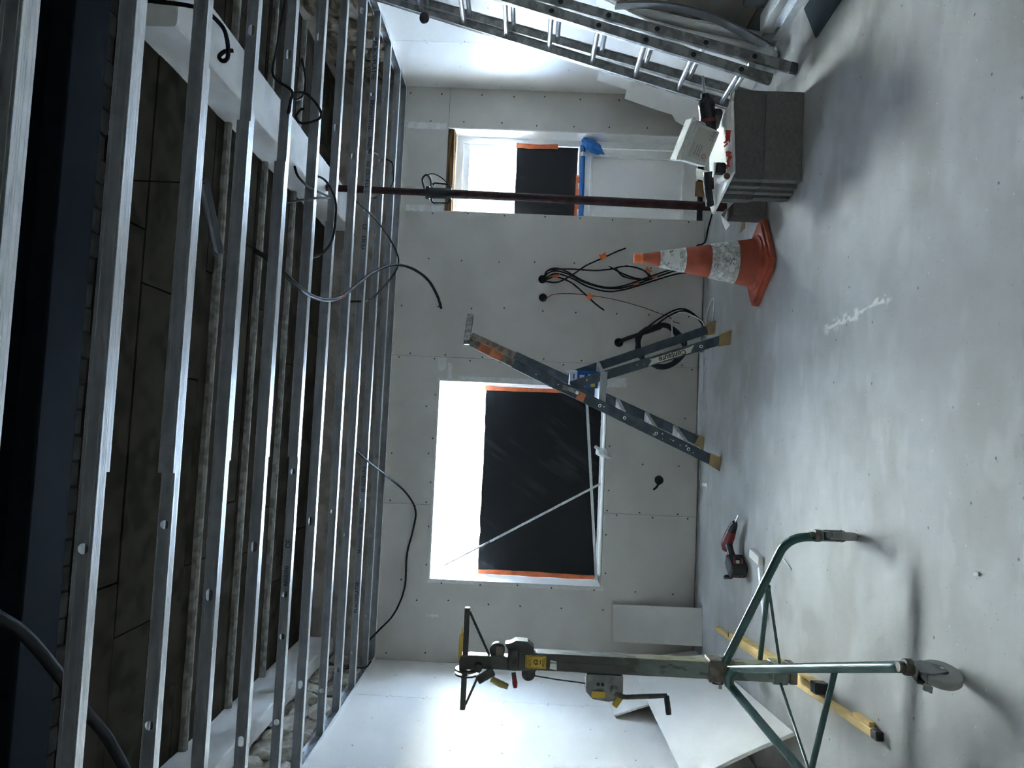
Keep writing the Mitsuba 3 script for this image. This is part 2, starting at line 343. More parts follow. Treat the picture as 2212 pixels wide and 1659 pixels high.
diff('mat_lath', speckle((0.20, 0.19, 0.17), (0.33, 0.32, 0.29), 30.0))
lb = None
br = {}
for r in range(5):                                            # brick courses either side of the dark steel beam
    ya = (-4.44, -4.21, -3.98, -3.75, -3.32)[r]; n = 48
    for i in range(n):
        x = 0.02 + i * (W - 0.04) / n + (0.045 if r % 2 else 0)
        v = rng.randrange(3); m = 'ab'[rng.random() < .5]
        if (v,) not in br: br[(v,)] = box(0.003, 0.091, 0, 0.215, -0.03 - 0.004 * v, 0.0, 0.004)
        k = numbered('ceiling__brick')
        if (v, m) not in br: br[(v, m)] = mikit.ply(br[(v,)], f'mat_brick_{m}')
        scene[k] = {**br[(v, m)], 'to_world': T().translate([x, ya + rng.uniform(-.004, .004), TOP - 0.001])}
y = -3.06
while y < 0.02:
    w = 0.30; x = 0.0; ph = rng.uniform(0.5, 1.5)
    while x < W:
        x1 = min(W, x + ph); ph = 1.5
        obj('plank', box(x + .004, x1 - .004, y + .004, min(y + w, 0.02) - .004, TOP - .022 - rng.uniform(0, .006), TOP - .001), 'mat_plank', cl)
        x = x1
    y += w
ib = thing('steel_beam', 'dark blue steel beam crossing above the nearest studs between rows of bricks', 'beam')
obj('flange', box(0, W, -3.525, -3.335, 2.948, 2.962, .003), 'mat_beam', ib); obj('web', box(0, W, -3.437, -3.425, 2.962, TOP), 'mat_beam', ib)
obj('flange', box(0, W, -3.525, -3.335, TOP - .012, TOP + .002), 'mat_beam', ib)
wbm = 'plastered beams above the studs'
def rough_beam(x0, x1, z0, z1, y0, y1, seed):
    n = 60; ys = np.linspace(y0, y1, n); g = []
    for yy in ys:
        j = lambda k: 0.010 * (meshkit.noise(np.array([[yy * 6, k, seed]]), seed)[0] - .5)
        g.append([(x0 + j(1), yy, z1), (x0 + j(2), yy, (z0 + z1) / 2), (x0 + j(3), yy, z0 + .012), (x0 + .012, yy, z0 + j(4) * .4), (x1 - .01, yy, z0 + j(5) * .4), (x1, yy, z0 + .012), (x1 + j(6), yy, z1)])
    v = np.array(g).reshape(-1, 3); f = []; m = 7
    for i in range(n - 1):
        for k in range(m):
            a, b = i * m + k, i * m + (k + 1) % m; f += [(a, b, b + m), (a, b + m, a + m)]
    for i in (0, n - 1):
        for k in range(1, m - 1): f.append((i * m, i * m + k + 1, i * m + k) if i == 0 else (i * m, i * m + k, i * m + k + 1))
    t = tm(v, f); trimesh.repair.fix_normals(t); return t
one('plaster_beam', rough_beam(3.41, 3.675, 2.88, TOP + .002, -3.0, 0.0, 2), 'mat_plaster', 'white plastered beam running towards the window wall above the right side of the studs', 'beam', smooth=40)
one('plaster_beam', rough_beam(0.03, 0.15, 2.835, TOP + .002, -3.3, 0.0, 5), 'mat_plaster', 'white plastered beam running towards the window wall close above the left wall', 'beam', smooth=40)
for yy, z in ((-2.055, 3.062), (-1.50, 3.062), (-0.95, 3.062)):
    one('ceiling_lath', rot(rough_beam(-.02, .02, z - .022, TOP - .02, -W / 2 + .02, W / 2 - .02, 11), Rz(math.pi / 2)) if 0 else move(rot(rough_beam(-.02, .02, z - .022, TOP - .024, -W / 2 + .02, W / 2 - .02, 11), Rz(-math.pi / 2)), (W / 2, yy, 0)),
        'mat_lath', {-2.055: 'pale lath across the dark slab, nearest of three', -1.50: 'pale lath across the dark slab, middle of three', -0.95: 'pale lath across the dark slab, nearest the window wall'}[yy], 'lath', 'laths under the slab')
# rubble showing in the wall above the right and left tracks
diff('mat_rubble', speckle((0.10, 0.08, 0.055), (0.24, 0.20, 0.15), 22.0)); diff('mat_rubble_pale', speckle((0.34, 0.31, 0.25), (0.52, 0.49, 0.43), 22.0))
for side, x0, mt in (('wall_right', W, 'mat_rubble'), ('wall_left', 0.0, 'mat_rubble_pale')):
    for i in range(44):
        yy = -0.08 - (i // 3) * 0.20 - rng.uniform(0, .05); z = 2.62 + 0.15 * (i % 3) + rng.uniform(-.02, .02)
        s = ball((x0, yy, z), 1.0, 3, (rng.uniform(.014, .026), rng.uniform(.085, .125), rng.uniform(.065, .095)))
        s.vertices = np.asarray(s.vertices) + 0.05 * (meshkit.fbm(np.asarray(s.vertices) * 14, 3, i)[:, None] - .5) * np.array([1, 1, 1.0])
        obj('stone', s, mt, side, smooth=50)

# ---------------------------------------------------------------- steel studs, 40 cm apart, each of two lengths lapped at the middle
def c_profile(y0, z0, zt, dep, ribs=True):
    """Bottom flange with lengthwise grooves, as a (y, z) outline; top flange plain."""
    t = 0.0012
    up = [(y0, z0)]
    if ribs:
        for g in (0.30, 0.5, 0.72): up += [(y0 + dep * g - .0014, z0), (y0 + dep * g, z0 + .0011), (y0 + dep * g + .0014, z0)]
    up += [(y0 + dep, z0), (y0 + dep, z0 + .007), (y0 + dep - t, z0 + .007), (y0 + dep - t, z0 + t + .0012), (y0, z0 + t + .0012)]
    return sg.Polygon(up), sg.Polygon([(y0, zt), (y0 + dep, zt), (y0 + dep, zt - .007), (y0 + dep - t, zt - .007), (y0 + dep - t, zt - t), (y0, zt - t)])
def hole(x, z, slot):
    return sg.LineString([(x - .010, z), (x + .010, z)]).buffer(.0120, 6) if slot else sg.Point(x, z).buffer(.0142, 6)
def stud(xa, xb, y0, z0, holes, label, slot):
    k = thing('ceiling_stud', label, 'steel stud', 'ceiling studs')
    zt, dep = z0 + (0.048 if z0 == H else 0.0430), 0.036
    web = sg.box(xa, z0, xb, zt)
    for x in holes: web = web.difference(hole(x, (z0 + zt) / 2, slot))
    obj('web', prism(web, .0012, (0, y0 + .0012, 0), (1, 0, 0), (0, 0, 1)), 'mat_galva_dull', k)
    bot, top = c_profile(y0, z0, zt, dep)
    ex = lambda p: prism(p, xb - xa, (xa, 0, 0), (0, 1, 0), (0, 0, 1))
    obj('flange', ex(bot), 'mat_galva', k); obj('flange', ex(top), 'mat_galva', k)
    # two shallow beads along the web
    obj('bead', cat([cyl((xa, y0, z0 + z), (xb, y0, z0 + z), .0011, 6) for z in (.009, .0385)]), 'mat_galva_dull', k)
    return k
YS = [-4.353, -3.941, -3.539, -3.144, -2.729, -2.291, -1.915, -1.489, -1.104, -0.70, -0.30]
ORD = ['first', 'second', 'third', 'fourth', 'fifth', 'sixth', 'seventh', 'eighth', 'ninth', 'tenth', 'eleventh']
HL = [[1.9], [1.484, .6], [1.492, .876, .3], [1.191, .45], [1.299, .5], [.40, .80], [1.307, .452], [.265, 1.309], [.27, 1.12], [.25, 1.3], [.4, 1.0]]
HR = [[2.67, 4.2], [2.61, 2.66, 4.1], [2.777, 4.0], [3.334, 4.3], [3.46, 4.3], [3.778, 1.9], [3.477, 4.3], [3.473, 4.4], [4.445, 4.057, 3.659, 3.264], [4.2, 3.75, 3.2, 2.6, 2.2], [4.3, 3.8, 3.3, 2.8, 2.2]]
EXTRA = {5: ([1.59, 1.0], []), 9: ([2.1, 1.7], []), 10: ([1.6], [])}
for i, y0 in enumerate(YS):
    front_right = i in (2, 5, 7, 9, 10) 
    n = ORD[len(YS) - 1 - i]
    where = f'of the {n} stud from the window wall'
    xr, xl = 1.665 + rng.uniform(-.01, .02), 2.97 + rng.uniform(-.03, .03)
    if i < 2: xl = 4.0
    kr = stud(xr, W - .004, y0 if front_right else y0 + .019, H + (0 if front_right else .0028), HR[i], 'right-hand galvanised steel length ' + where, i not in (1, 8, 9, 10))
    kl = stud(.004, xl, y0 + (.019 if front_right else 0), H + (.0028 if front_right else 0), HL[i] + EXTRA.get(i, ([], []))[0], 'left-hand galvanised steel length ' + where, i in (3, 4, 6))
    YF = lambda k: y0 + (.0 if (k == kr) == front_right else .019)
    def print_on(k, s, x, h, bold=True):
        flip = -1 if k == kr else 1                       # the right-hand lengths hang upside down
        obj('lettering', text(s, h, (x, YF(k) - .0001, H + .024 - flip * h / 2), (flip, 0, 0), (0, 0, flip), .0005, bold), 'mat_print', k)
    if i == 8:
        print_on(kr, 'PLACOPLATRE', 4.43, .028); print_on(kr, 'Montant STIL', 4.02, .024); print_on(kr, 'M48/50', 3.765, .022)
        print_on(kr, 'NF CSTB LE C', 3.595, .024); print_on(kr, 'CE', 3.17, .026); print_on(kr, 'EN 14195', 3.09, .026)
    if i == 9:
        print_on(kl, 'PLACOPLATRE', .52, .022); print_on(kl, 'Montant STIL M48/50', .93, .022); print_on(kl, 'M-CSTB LE 1', 1.36, .02)
    if i == 5:
        print_on(kl, 'CE', 1.22, .024); print_on(kl, 'M48/50', 1.04, .018)
gt = 'ceiling tracks along the walls'
def track(name_label, x0, x1, y0, y1):
    k = thing('ceiling_track', name_label, 'steel track', gt); t = .0015
    if x1 - x0 > y1 - y0:
        obj('base', box(x0, x1, y1 - t, y1, H - .001, H + .05), 'mat_galva_dull', k); obj('flange', box(x0, x1, y0, y1, H - .004, H - .0025), 'mat_galva', k); obj('flange', box(x0, x1, y0, y1, H + .05, H + .0515), 'mat_galva', k)
    else:
        s = x0 if x0 < 1 else x1
        obj('base', box(s - t / 2, s + t / 2, y0, y1, H - .001, H + .053), 'mat_galva_dull', k); obj('flange', box(x0, x1, y0, y1, H - .004, H - .0025), 'mat_galva', k); obj('flange', box(x0, x1, y0, y1, H + .0515, H + .053), 'mat_galva', k)
track('steel track along the top of the window wall', .0, W, -.034, -.001)
track('steel track along the top of the left wall, holding the stud ends', .001, .030, -5.0, -.035)
track('steel track along the top of the right wall, holding the stud ends', W - .030, W - .001, -5.0, -.035)
so_ = one('steel_offcut', cat([bar((2.800, -2.93, 2.76), (2.485, -2.985, 2.65), .045, .002, (0, 1, 0)), bar((2.800, -2.955, 2.76), (2.485, -3.01, 2.65), .002, .036, (0, 1, 0))]), 'mat_galva_dull',
    'short blue-grey steel hanger slanting up between the fourth and fifth nearest studs', 'steel hanger')
obj('hanger_rod', cyl((2.785, -2.94, 2.75), (2.785, -2.94, 3.082), .003, 6), 'mat_black', so_)
# ---------------------------------------------------------------- screws and filler on the boards (parts of the walls)
def dots(pts, normal, r):
    ms = []
    for p in pts:
        ms.append(cyl(np.asarray(p) - .001 * V(*normal), np.asarray(p) + .0012 * V(*normal), r, 7))
    return cat(ms)
pts = []
def in_hole(x, z): return (WX0 - .02 < x < WX1 + .02 and WZ0 - .02 < z < WZ1 + .02) or (DX0 - .015 < x < DX1 + .015 and z < DZ1 + .015)
for xs in (1.221, 2.407):
    for s in (-1, 1):
        z = 0.08 + .04 * (s + 1)
        while z < H - .03:
            if not in_hole(xs + s * .017, z): pts.append((xs + s * .017 + rng.uniform(-.004, .004), 0, z))
            z += 0.27 + rng.uniform(-.03, .04)
for xs in (0.06, 0.47, 0.62, 1.62, 2.0, 2.82, 3.21, 3.59, 4.36, 4.59):
    z = 0.10 + rng.uniform(0, .1)
    while z < H - .02:
        if not in_hole(xs, z): pts.append((xs + rng.uniform(-.01, .01), 0, z))
        z += 0.29 + rng.uniform(-.04, .05)
for z in (2.13, 0.715):
    for x in (0.75, 1.05, 1.4, 1.75, 2.1): pts.append((x, 0, z + rng.uniform(-.006, .006)))
obj('screw_heads', dots(pts, (0, -1, 0), .0066), 'mat_screw', wb, kind='stuff', label='dark screw heads in rows over the boards')
for side, x0, nx, seam in (('wall_right', W, -1, (-0.706, -1.906)), ('wall_left', 0.0, 1, (-0.766, -1.966))):
    pts = []
    for ys in seam:
        for s in (-1, 1):
            for j in range(9): pts.append((x0, ys + s * .018, .1 + .27 * j + rng.uniform(-.03, .03)))
    for ys in (-.05, -.36, -1.15, -1.55, -2.4):
        for j in range(9): pts.append((x0, ys, .12 + .27 * j + rng.uniform(-.05, .05)))
    obj('screw_heads', dots(pts, (nx, 0, 0), .0045), 'mat_masonry', side, kind='stuff')
def patch(x0, x1, z0, z1, seed, y=-0.0012, n=26):
    """A smear of filler with a ragged outline, a little proud of the board."""
    P = []
    for (a, b) in (((x0, z0), (x1, z0)), ((x1, z0), (x1, z1)), ((x1, z1), (x0, z1)), ((x0, z1), (x0, z0))):
        L = math.hypot(b[0] - a[0], b[1] - a[1]); k = max(2, int(L / .012))
        for i in range(k):
            t = i / k; P.append((a[0] + (b[0] - a[0]) * t + rng.uniform(-.006, .006), a[1] + (b[1] - a[1]) * t + rng.uniform(-.006, .006)))
    p = sg.Polygon(P).buffer(.004).buffer(-.003)
    p = max(getattr(p, 'geoms', [p]), key=lambda g: g.area)
    return prism(p, .0012, (0, 0, 0), (1, 0, 0), (0, 0, 1))
for i, r in enumerate(((4.29, 4.345, 2.15, 2.47), (3.60, 3.65, 2.145, 2.45), (2.30, 2.40, 2.06, 2.12), (2.225, 2.26, 1.20, 1.95), (2.225, 2.30, 0.60, 0.75), (2.24, 2.36, 2.01, 2.04), (0.345, 0.365, 2.02, 2.11))):
    obj('filler_patch', patch(*r, i), 'mat_filler', wb)
prin('mat_cable', (0.010, 0.010, 0.011), 0.55, 0.0, 0.2); prin('mat_cable_red', (0.16, 0.02, 0.025), 0.4); prin('mat_cable_white', (0.62, 0.63, 0.60), 0.45)
prin('mat_conduit', (0.012, 0.014, 0.016), 0.5, 0.0, 0.25)
CT = 'cable'
def cable(pts, r, label, mt='mat_cable', name='electric_cable', group=None, n=8, tags=()):
    k = thing(name, label, CT, group)
    s = spline(pts, n); obj('sheath', tube(s, r, 8), mt, k, smooth=60); put_tags(s, tags, r, k)
    return k
def put_tags(s, tags, r, k):
    for f, w, h, a in tags:
        i = int(f * (len(s) - 1)); c = s[i]; t = unit(s[min(i + 1, len(s) - 1)] - s[max(i - 1, 0)])
        d = unit(np.cross(t, (0, 1, 0)));
        if d[0] < 0: d = -d
        d = unit(d * math.cos(a) + V(0, -1, 0) * .25)
        q = [(-w / 2, -h * .25), (w * .35, -h * .3), (w / 2, h * .7), (-w * .1, h * .55), (-w / 2, h * .8)]
        obj('tag', prism(q, .0012, c - V(0, r + .001, 0), t, d), 'mat_tape', k, label='orange tape tag')
cable([(2.562, -2.720, 2.587), (2.527, -2.600, 2.622), (2.484, -2.450, 2.630), (2.466, -2.300, 2.601), (2.500, -2.000, 2.565), (2.574, -1.700, 2.520), (2.693, -1.400, 2.490), (2.862, -1.000, 2.450), (2.987, -0.700, 2.392), (3.021, -0.450, 2.300), (2.969, -0.300, 2.195), (2.864, -0.200, 2.129), (2.784, -0.120, 2.105)][:0] or
      [(2.562, -2.760, 2.600), (2.530, -2.700, 2.545), (2.47, -2.52, 2.492), (2.451, -2.36, 2.478), (2.475, -2.08, 2.476), (2.545, -1.78, 2.476), (2.68, -1.43, 2.478), (2.855, -1.02, 2.468), (2.987, -0.700, 2.392), (3.021, -0.450, 2.300), (2.969, -0.300, 2.195), (2.864, -0.200, 2.129), (2.784, -0.120, 2.105)], .0105,
      'thick black cable with an orange tag curling down from the studs before the wall', tags=((.42, .075, .05, .3),))
cable([(3.266, -1.350, 2.56), (3.237, -1.000, 2.484), (3.247, -0.500, 2.484), (3.219, -0.200, 2.478), (3.146, -0.120, 2.465), (3.005, -0.300, 2.462), (2.795, -0.700, 2.478), (2.672, -1.000, 2.488), (2.622, -1.200, 2.56)], .0065,
      'thin black cable dipping below the studs beside the thick tagged cable')
ce = 'loops of black cable among the studs'
cable([(3.769, -0.86, 2.60), (3.849, -0.500, 2.56), (3.834, -0.44, 2.50), (3.78, -0.42, 2.488), (3.634, -0.46, 2.490), (3.413, -0.800, 2.57)], .006, 'black cable loop hanging near the top of the steel prop')
cable([(3.054, -2.43, 2.56), (2.997, -2.45, 2.531), (2.985, -2.33, 2.51), (3.04, -2.02, 2.50), (2.937, -2.32, 2.486), (2.793, -2.67, 2.56)], .006, 'black cable with a bent end hooked under the sixth stud')
cable([(3.097, -2.22, 2.55), (3.109, -2.08, 2.51), (3.051, -1.97, 2.485), (2.952, -1.955, 2.480), (2.817, -1.98, 2.485), (2.716, -2.08, 2.51), (2.649, -2.22, 2.56)], .006, 'black cable bowed under the seventh nearest stud')
cable([(3.37, -3.27, 3.095), (3.345, -3.28, 2.85), (3.318, -3.29, 2.66), (3.295, -3.23, 2.60), (3.245, -3.22, 2.575), (3.185, -3.20, 2.575), (3.178, -3.18, 2.602), (3.190, -3.19, 2.612), (3.211, -3.19, 2.591), (3.220, -3.18, 2.565)], .008, 'thick black cable ending in a small loop before the right plaster beam')
cable([(3.838, -2.50, 2.632), (3.691, -2.556, 2.625), (3.523, -2.618, 2.614), (3.366, -2.70, 2.59), (3.282, -2.74, 2.49), (3.222, -2.76, 2.484), (3.174, -2.762, 2.49), (3.181, -2.75, 2.49), (3.213, -2.75, 2.488), (3.243, -2.75, 2.486)], .006, 'black cable drooping in a hook under the fifth nearest stud')
cable([(3.705, -2.200, 2.638), (3.589, -2.236, 2.600), (3.482, -2.28, 2.59), (3.409, -2.37, 2.596), (3.426, -2.39, 2.612), (3.445, -2.37, 2.55), (3.386, -2.34, 2.487), (3.332, -2.34, 2.484), (3.293, -2.37, 2.557), (3.320, -2.38, 2.586), (3.356, -2.38, 2.566), (3.362, -2.38, 2.55)], .006, 'tangled black cable loops at the sixth nearest stud')
cable([(3.619, -1.85, 2.617), (3.497, -1.97, 2.59), (3.397, -1.99, 2.57), (3.359, -1.97, 2.573), (3.391, -1.85, 2.635)], .006, 'short black cable loop beyond the tangled loops')
cable([(1.43, -4.15, 2.73), (1.302, -3.946, 2.72), (1.233, -3.852, 2.715), (1.103, -3.721, 2.71), (0.909, -3.531, 2.715), (0.769, -3.387, 2.72), (0.50, -3.16, 2.73)], .017, 'thick black conduit crossing diagonally above the nearest studs', name='conduit')
cable([(1.674, -0.900, 2.56), (1.568, -0.700, 2.482), (1.432, -0.300, 2.396), (1.304, -0.100, 2.298), (1.168, -0.040, 2.234), (1.002, -0.030, 2.252), (0.819, -0.030, 2.286), (0.567, -0.030, 2.291), (0.369, -0.042, 2.359), (0.243, -0.085, 2.467), (0.166, -0.12, 2.54)], .0075, 'black cable hanging in a long curve on the wall above the window')
cable([(0.189, -0.900, 2.57), (0.123, -0.600, 2.55), (0.075, -0.44, 2.484), (0.06, -0.25, 2.48)], .006, 'short black cable in the far left corner of the ceiling')
cw = 'cables of the bundle beside the door'
def bundle_cable(P, label, r=.0065, tags=(), group=None):
    s = spline([(x, y - .012, z) for x, y, z in P], 8); kk = obj('cable', tube(s, r, 8), 'mat_cable', bundle, smooth=60); put_tags(s, tags, r, kk)
def wall_cable(P, label, r=.0065, **kw): return cable([(x, y - .012, z) for x, y, z in P], r, label, **kw)
bundle = thing('cable_bundle', 'bundle of black cables with orange tags hanging from the upper wall hole beside the cone', 'cables')
bundle_cable([(3.070, 0.010, 1.293), (3.115, -0.025, 1.273), (3.135, -0.050, 1.208), (3.115, -0.055, 1.114), (3.052, -0.060, 0.982), (3.014, -0.055, 0.832), (3.013, -0.050, 0.701), (3.049, -0.045, 0.572), (3.109, -0.040, 0.424), (3.169, -0.035, 0.277), (3.214, -0.030, 0.128)],
           'black cable of the bundle from the upper wall hole, marked with two orange tapes', tags=((.72, .05, .02, .2), (.82, .05, .02, .2)))
bundle_cable([(3.085, 0.010, 1.294), (3.134, -0.035, 1.274), (3.152, -0.070, 1.209), (3.128, -0.070, 1.116), (3.059, -0.070, 0.983), (3.019, -0.065, 0.833), (3.023, -0.060, 0.703), (3.067, -0.055, 0.574), (3.129, -0.050, 0.427), (3.184, -0.050, 0.280), (3.220, -0.050, 0.133)],
           'outermost black cable of the bundle that runs down behind the cone', group=None)
bundle_cable([(3.063, 0.010, 1.293), (3.098, -0.020, 1.257), (3.115, -0.040, 1.188), (3.080, -0.050, 1.075), (3.018, -0.050, 0.943), (2.986, -0.050, 0.793), (3.004, -0.046, 0.663), (3.047, -0.042, 0.534), (3.095, -0.038, 0.405), (3.147, -0.034, 0.257), (3.177, -0.030, 0.120)],
           'innermost black cable of the bundle, sagging furthest towards the stepladder')
bundle_cable([(3.082, 0.010, 1.294), (3.132, -0.017, 1.281), (3.149, -0.034, 1.226), (3.155, -0.051, 1.078), (3.149, -0.060, 0.893), (3.166, -0.060, 0.763), (3.188, -0.060, 0.690), (3.192, -0.060, 0.597), (3.166, -0.057, 0.503), (3.124, -0.054, 0.446), (3.094, -0.051, 0.452), (3.101, -0.050, 0.556), (3.134, -0.050, 0.668), (3.176, -0.050, 0.755), (3.183, -0.050, 0.770)],
           'black cable of the bundle ending in a doubled loop above the cone', tags=((.60, .05, .05, .2),))
bundle_cable([(3.170, -0.065, 0.725), (3.111, -0.067, 0.668), (3.089, -0.068, 0.556), (3.097, -0.07, 0.464), (3.148, -0.075, 0.484), (3.182, -0.075, 0.560), (3.193, -0.075, 0.653)], 'small black cable loop tied into the bundle above the cone')
bundle_cable([(3.059, 0.010, 1.285), (3.051, -0.020, 1.184), (3.101, -0.080, 1.075), (3.181, -0.080, 0.967), (3.254, -0.040, 0.839), (3.313, -0.035, 0.728), (3.348, -0.030, 0.650)],
           'black cable with an orange tag swinging from the upper hole towards the door', tags=((.70, .06, .05, .3),))
bundle_cable([(3.070, 0.010, 1.286), (3.092, -0.020, 1.205), (3.044, -0.085, 1.092), (2.971, -0.060, 0.985), (2.885, -0.050, 0.882), (2.832, -0.050, 0.806)],
           'black cable with two orange tags swinging from the upper hole towards the stepladder', tags=((.22, .07, .04, .2), (.70, .05, .05, .2)))
wall_cable([(2.907, 0.025, 1.294), (2.930, -0.007, 1.254), (2.954, -0.013, 1.199), (2.960, -0.020, 1.012), (2.933, -0.020, 0.750), (2.883, -0.020, 0.525), (2.836, -0.020, 0.375), (2.806, -0.020, 0.281), (2.770, -0.020, 0.243), (2.757, -0.020, 0.194)], 'thin dark red wire hanging from the hole next to the bundle', .003, mt='mat_cable_red', name='wire')
coil = [(2.581, 0.030, 0.669), (2.616, -0.016, 0.620)]
for k in range(34):
    t = math.pi * 1.0 + 2 * math.pi * 2.35 * k / 33; j = .012 * math.sin(1.7 * k)
    coil.append((2.556 + (.160 + .008 * math.sin(k)) * math.cos(t) * -1 + .012 * (k > 16), -.060 - .03 * (k % 15) / 15 - (.02 if k > 15 else 0), .352 + (.205 - .006 * (k % 7)) * math.sin(t) * -1 + j))
cable(coil, .0155, 'ring of black corrugated conduit hanging from the lower wall hole behind the stepladder', mt='mat_conduit', name='conduit', n=5)
wall_cable([(2.711, -0.100, 0.456), (2.781, -0.104, 0.367), (2.845, -0.108, 0.259), (2.855, -0.112, 0.169), (2.792, -0.126, 0.076), (2.719, -0.130, 0.012)], 'black cable bowing out of the conduit ring to the floor, outer of two')
wall_cable([(2.690, -0.110, 0.436), (2.791, -0.124, 0.312), (2.839, -0.128, 0.204), (2.820, -0.132, 0.124), (2.748, -0.136, 0.050), (2.668, -0.140, 0.012)], 'black cable bowing out of the conduit ring to the floor, inner of two')
cable([(2.594, -0.14, 0.261), (2.685, -0.15, 0.279), (2.778, -0.15, 0.275), (2.825, -0.15, 0.20), (2.76, -0.16, 0.05), (2.64, -.14, .006), (2.70, -0.125, 0.006), (2.80, -0.13, 0.006), (2.864, -0.185, 0.006), (2.915, -0.304, 0.006), (2.882, -0.348, 0.006), (2.752, -0.321, 0.006), (2.72, -0.27, 0.006)], .0055,
      'white cable curling out of the conduit ring onto the floor', mt='mat_cable_white')
cable([(3.40, -.012, .075), (3.425, -.035, .015), (3.53, -.11, .0068), (3.66, -.30, .0068)], .0062, 'black cable coming off the wall foot to the floor behind the cone')
wall_cable([(1.490, 0.03, 0.303), (1.446, -0.015, 0.338), (1.428, -0.030, 0.362)], 'black cable stub poking out of the round hole under the window', .008)
for x, z, r in HOLES:
    obj('hole_box', lathe([(r + .0005, -.006), (r + .003, -.006), (r + .003, .045), (.001, .045), (.001, .042), (r + .0005, .042)], n=20).copy() if 0 else rot(lathe([(r, .001), (r, .0285), (.001, .0285)], n=20), np.array([[1, 0, 0], [0, 0, 1], [0, -1, 0.0]])).apply_translation((x, 0, z)), 'mat_brick_b', wb)
# things standing or lying along the foot of the window wall
k = thing('steel_track', 'grey steel floor track lying along the foot of the window wall behind the stepladder', 'steel track')
obj('web', box(1.76, 2.53, -.052, -.004, .0, .0015), 'mat_galva_dull', k); obj('flange', box(1.76, 2.53, -.0055, -.004, .0, .036), 'mat_galva_dull', k); obj('flange', box(1.76, 2.53, -.052, -.0505, .0, .036), 'mat_galva', k)
lean = thing('plasterboard_offcut', 'small grey plasterboard piece leaning on the window wall in the left corner', 'plasterboard')
a0, a1, b0, b1 = V(.565, -.205, 0), V(.295, -.25, 0), V(.515, -.004, .645), V(.232, -.008, .632)
g = [[a0 + (b0 - a0) * t, a0 + (b0 - a0) * t + ((a1 + (b1 - a1) * t) - (a0 + (b0 - a0) * t))] for t in np.linspace(0, 1, 5)]
obj('face', sheet(np.array(g) + V(0, -.007, .002), .0125), 'mat_board', lean)
# ---------------------------------------------------------------- stepladder
prin('mat_ladder_blue', speckle((0.032, 0.046, 0.058), (0.055, 0.072, 0.088), 14.0), 0.5)
prin('mat_ladder_grey', speckle((0.10, 0.09, 0.075), (0.19, 0.17, 0.14), 30.0), 0.55, 0.2)
prin('mat_foot', (0.34, 0.22, 0.085), 0.6)
diff('mat_sticker', (0.62, 0.61, 0.50)); diff('mat_paint_spot', (0.50, 0.51, 0.50))
sl = thing('stepladder', 'dark blue platform stepladder with tan feet and orange tape on its extended rail', 'stepladder')
WV = V(.14, .485, 0); UF = V(0.964, -0.25, 0)                       # across the ladder; along its spread
def rail(p0, p1, w=.070, t=.026):
    """A rail in the plane of its side, w wide along the spread, t thick across."""
    d = unit(p1 - p0); side = unit(WV); up = unit(np.cross(d, side))
    return obox((p0 + p1) / 2, (np.linalg.norm(p1 - p0), t, w), np.stack([d, side, up], 1), .003), np.stack([d, side, up], 1)
C0, C1 = V(1.668, -.600, .0), V(2.440, -.790, 1.80)                 # near climbing rail
R0, R1 = V(2.555, -.820, .0), V(2.165, -.722, 1.115)                # near rear leg
at = lambda a, b, z: a + (b - a) * (z - a[2]) / (b[2] - a[2])
frames = {}
tap = lambda z: WV * (1 - .285 * z)                                  # the ladder narrows towards its top
for j, off in enumerate((V(0, 0, 0), WV)):
    O = (lambda z: tap(z)) if j else (lambda z: V(0, 0, 0))
    c0, c1 = at(C0, C1, .06) + O(.06), at(C0, C1, 1.50) + O(1.5)
    m, Rf = rail(c0, c1); kk = obj('climbing_rail', m, 'mat_ladder_blue', sl)
    if j == 0: frames['c'] = Rf
    ex, Re = rail(at(C0, C1, 1.47) + O(1.47), at(C0, C1, 1.822) + O(1.822), .056, .020)
    ke = obj('rail_extension', ex, 'mat_ladder_grey', sl)
    if j == 0:
        for z0, z1 in ((1.58, 1.665), (1.667, 1.745)):
            tpp, _ = rail(at(C0, C1, z0) + O(z0), at(C0, C1, z1) + O(z1), .060, .024); obj('tape_wrap', tpp, 'mat_tape_dull', ke, label='orange tape')
    O2 = (lambda z: tap(z) * .93) if j else (lambda z: V(0, .03, 0)); off2 = O2(0.0)
    m, Rf = rail(at(R0, R1, .06) + O2(.06), at(R0, R1, 1.09) + O2(1.09), .062, .024); kr_ = obj('rear_leg', m, 'mat_ladder_blue', sl)
    if j == 0: frames['r'] = Rf; kleg = kr_
    for a, b, o in ((C0, C1, off), (R0, R1, off2)):
        f0, f1 = at(a, b, .0) + o, at(a, b, .085) + o; d = unit(f1 - f0); side = unit(WV); up = unit(np.cross(d, side))
        P = [(-.046, .0), (.046, .0), (.040, .09), (-.040, .09)]; hx = V(*unit(V(UF[0], UF[1], 0)))
        foot = prism([(-.050, 0), (.050, 0), (.041, .085), (-.041, .085)], .036, f0 - side * .018 * 0 + V(0, 0, 0) , hx, unit(V(d[0] * 1.0, d[1], d[2])))
        foot = move(foot, -np.cross(hx, unit(d)) * .018)
        kf = obj('foot', foot, 'mat_foot', sl)
        grooves = [prism([(x - .003, .006), (x + .003, .006), (x + .003, .05), (x - .003, .05)], .040, f0 - np.cross(hx, unit(d)) * .020, hx, unit(d)) for x in (-.03, -.01, .01, .03)]
        obj('grooves', cat(grooves), 'mat_masonry', kf)
def between(z, off0, depth, th, name, mt, dz=0.0):
    p = at(C0, C1, z); d = tap(z); c = p + d / 2
    side = unit(WV); fwd = unit(np.cross(side, (0, 0, 1)))
    return obj(name, obox(c + V(0, 0, dz), (np.linalg.norm(d) - .03, depth, th), np.stack([side, fwd, V(0, 0, 1)], 1), .003), mt, sl)
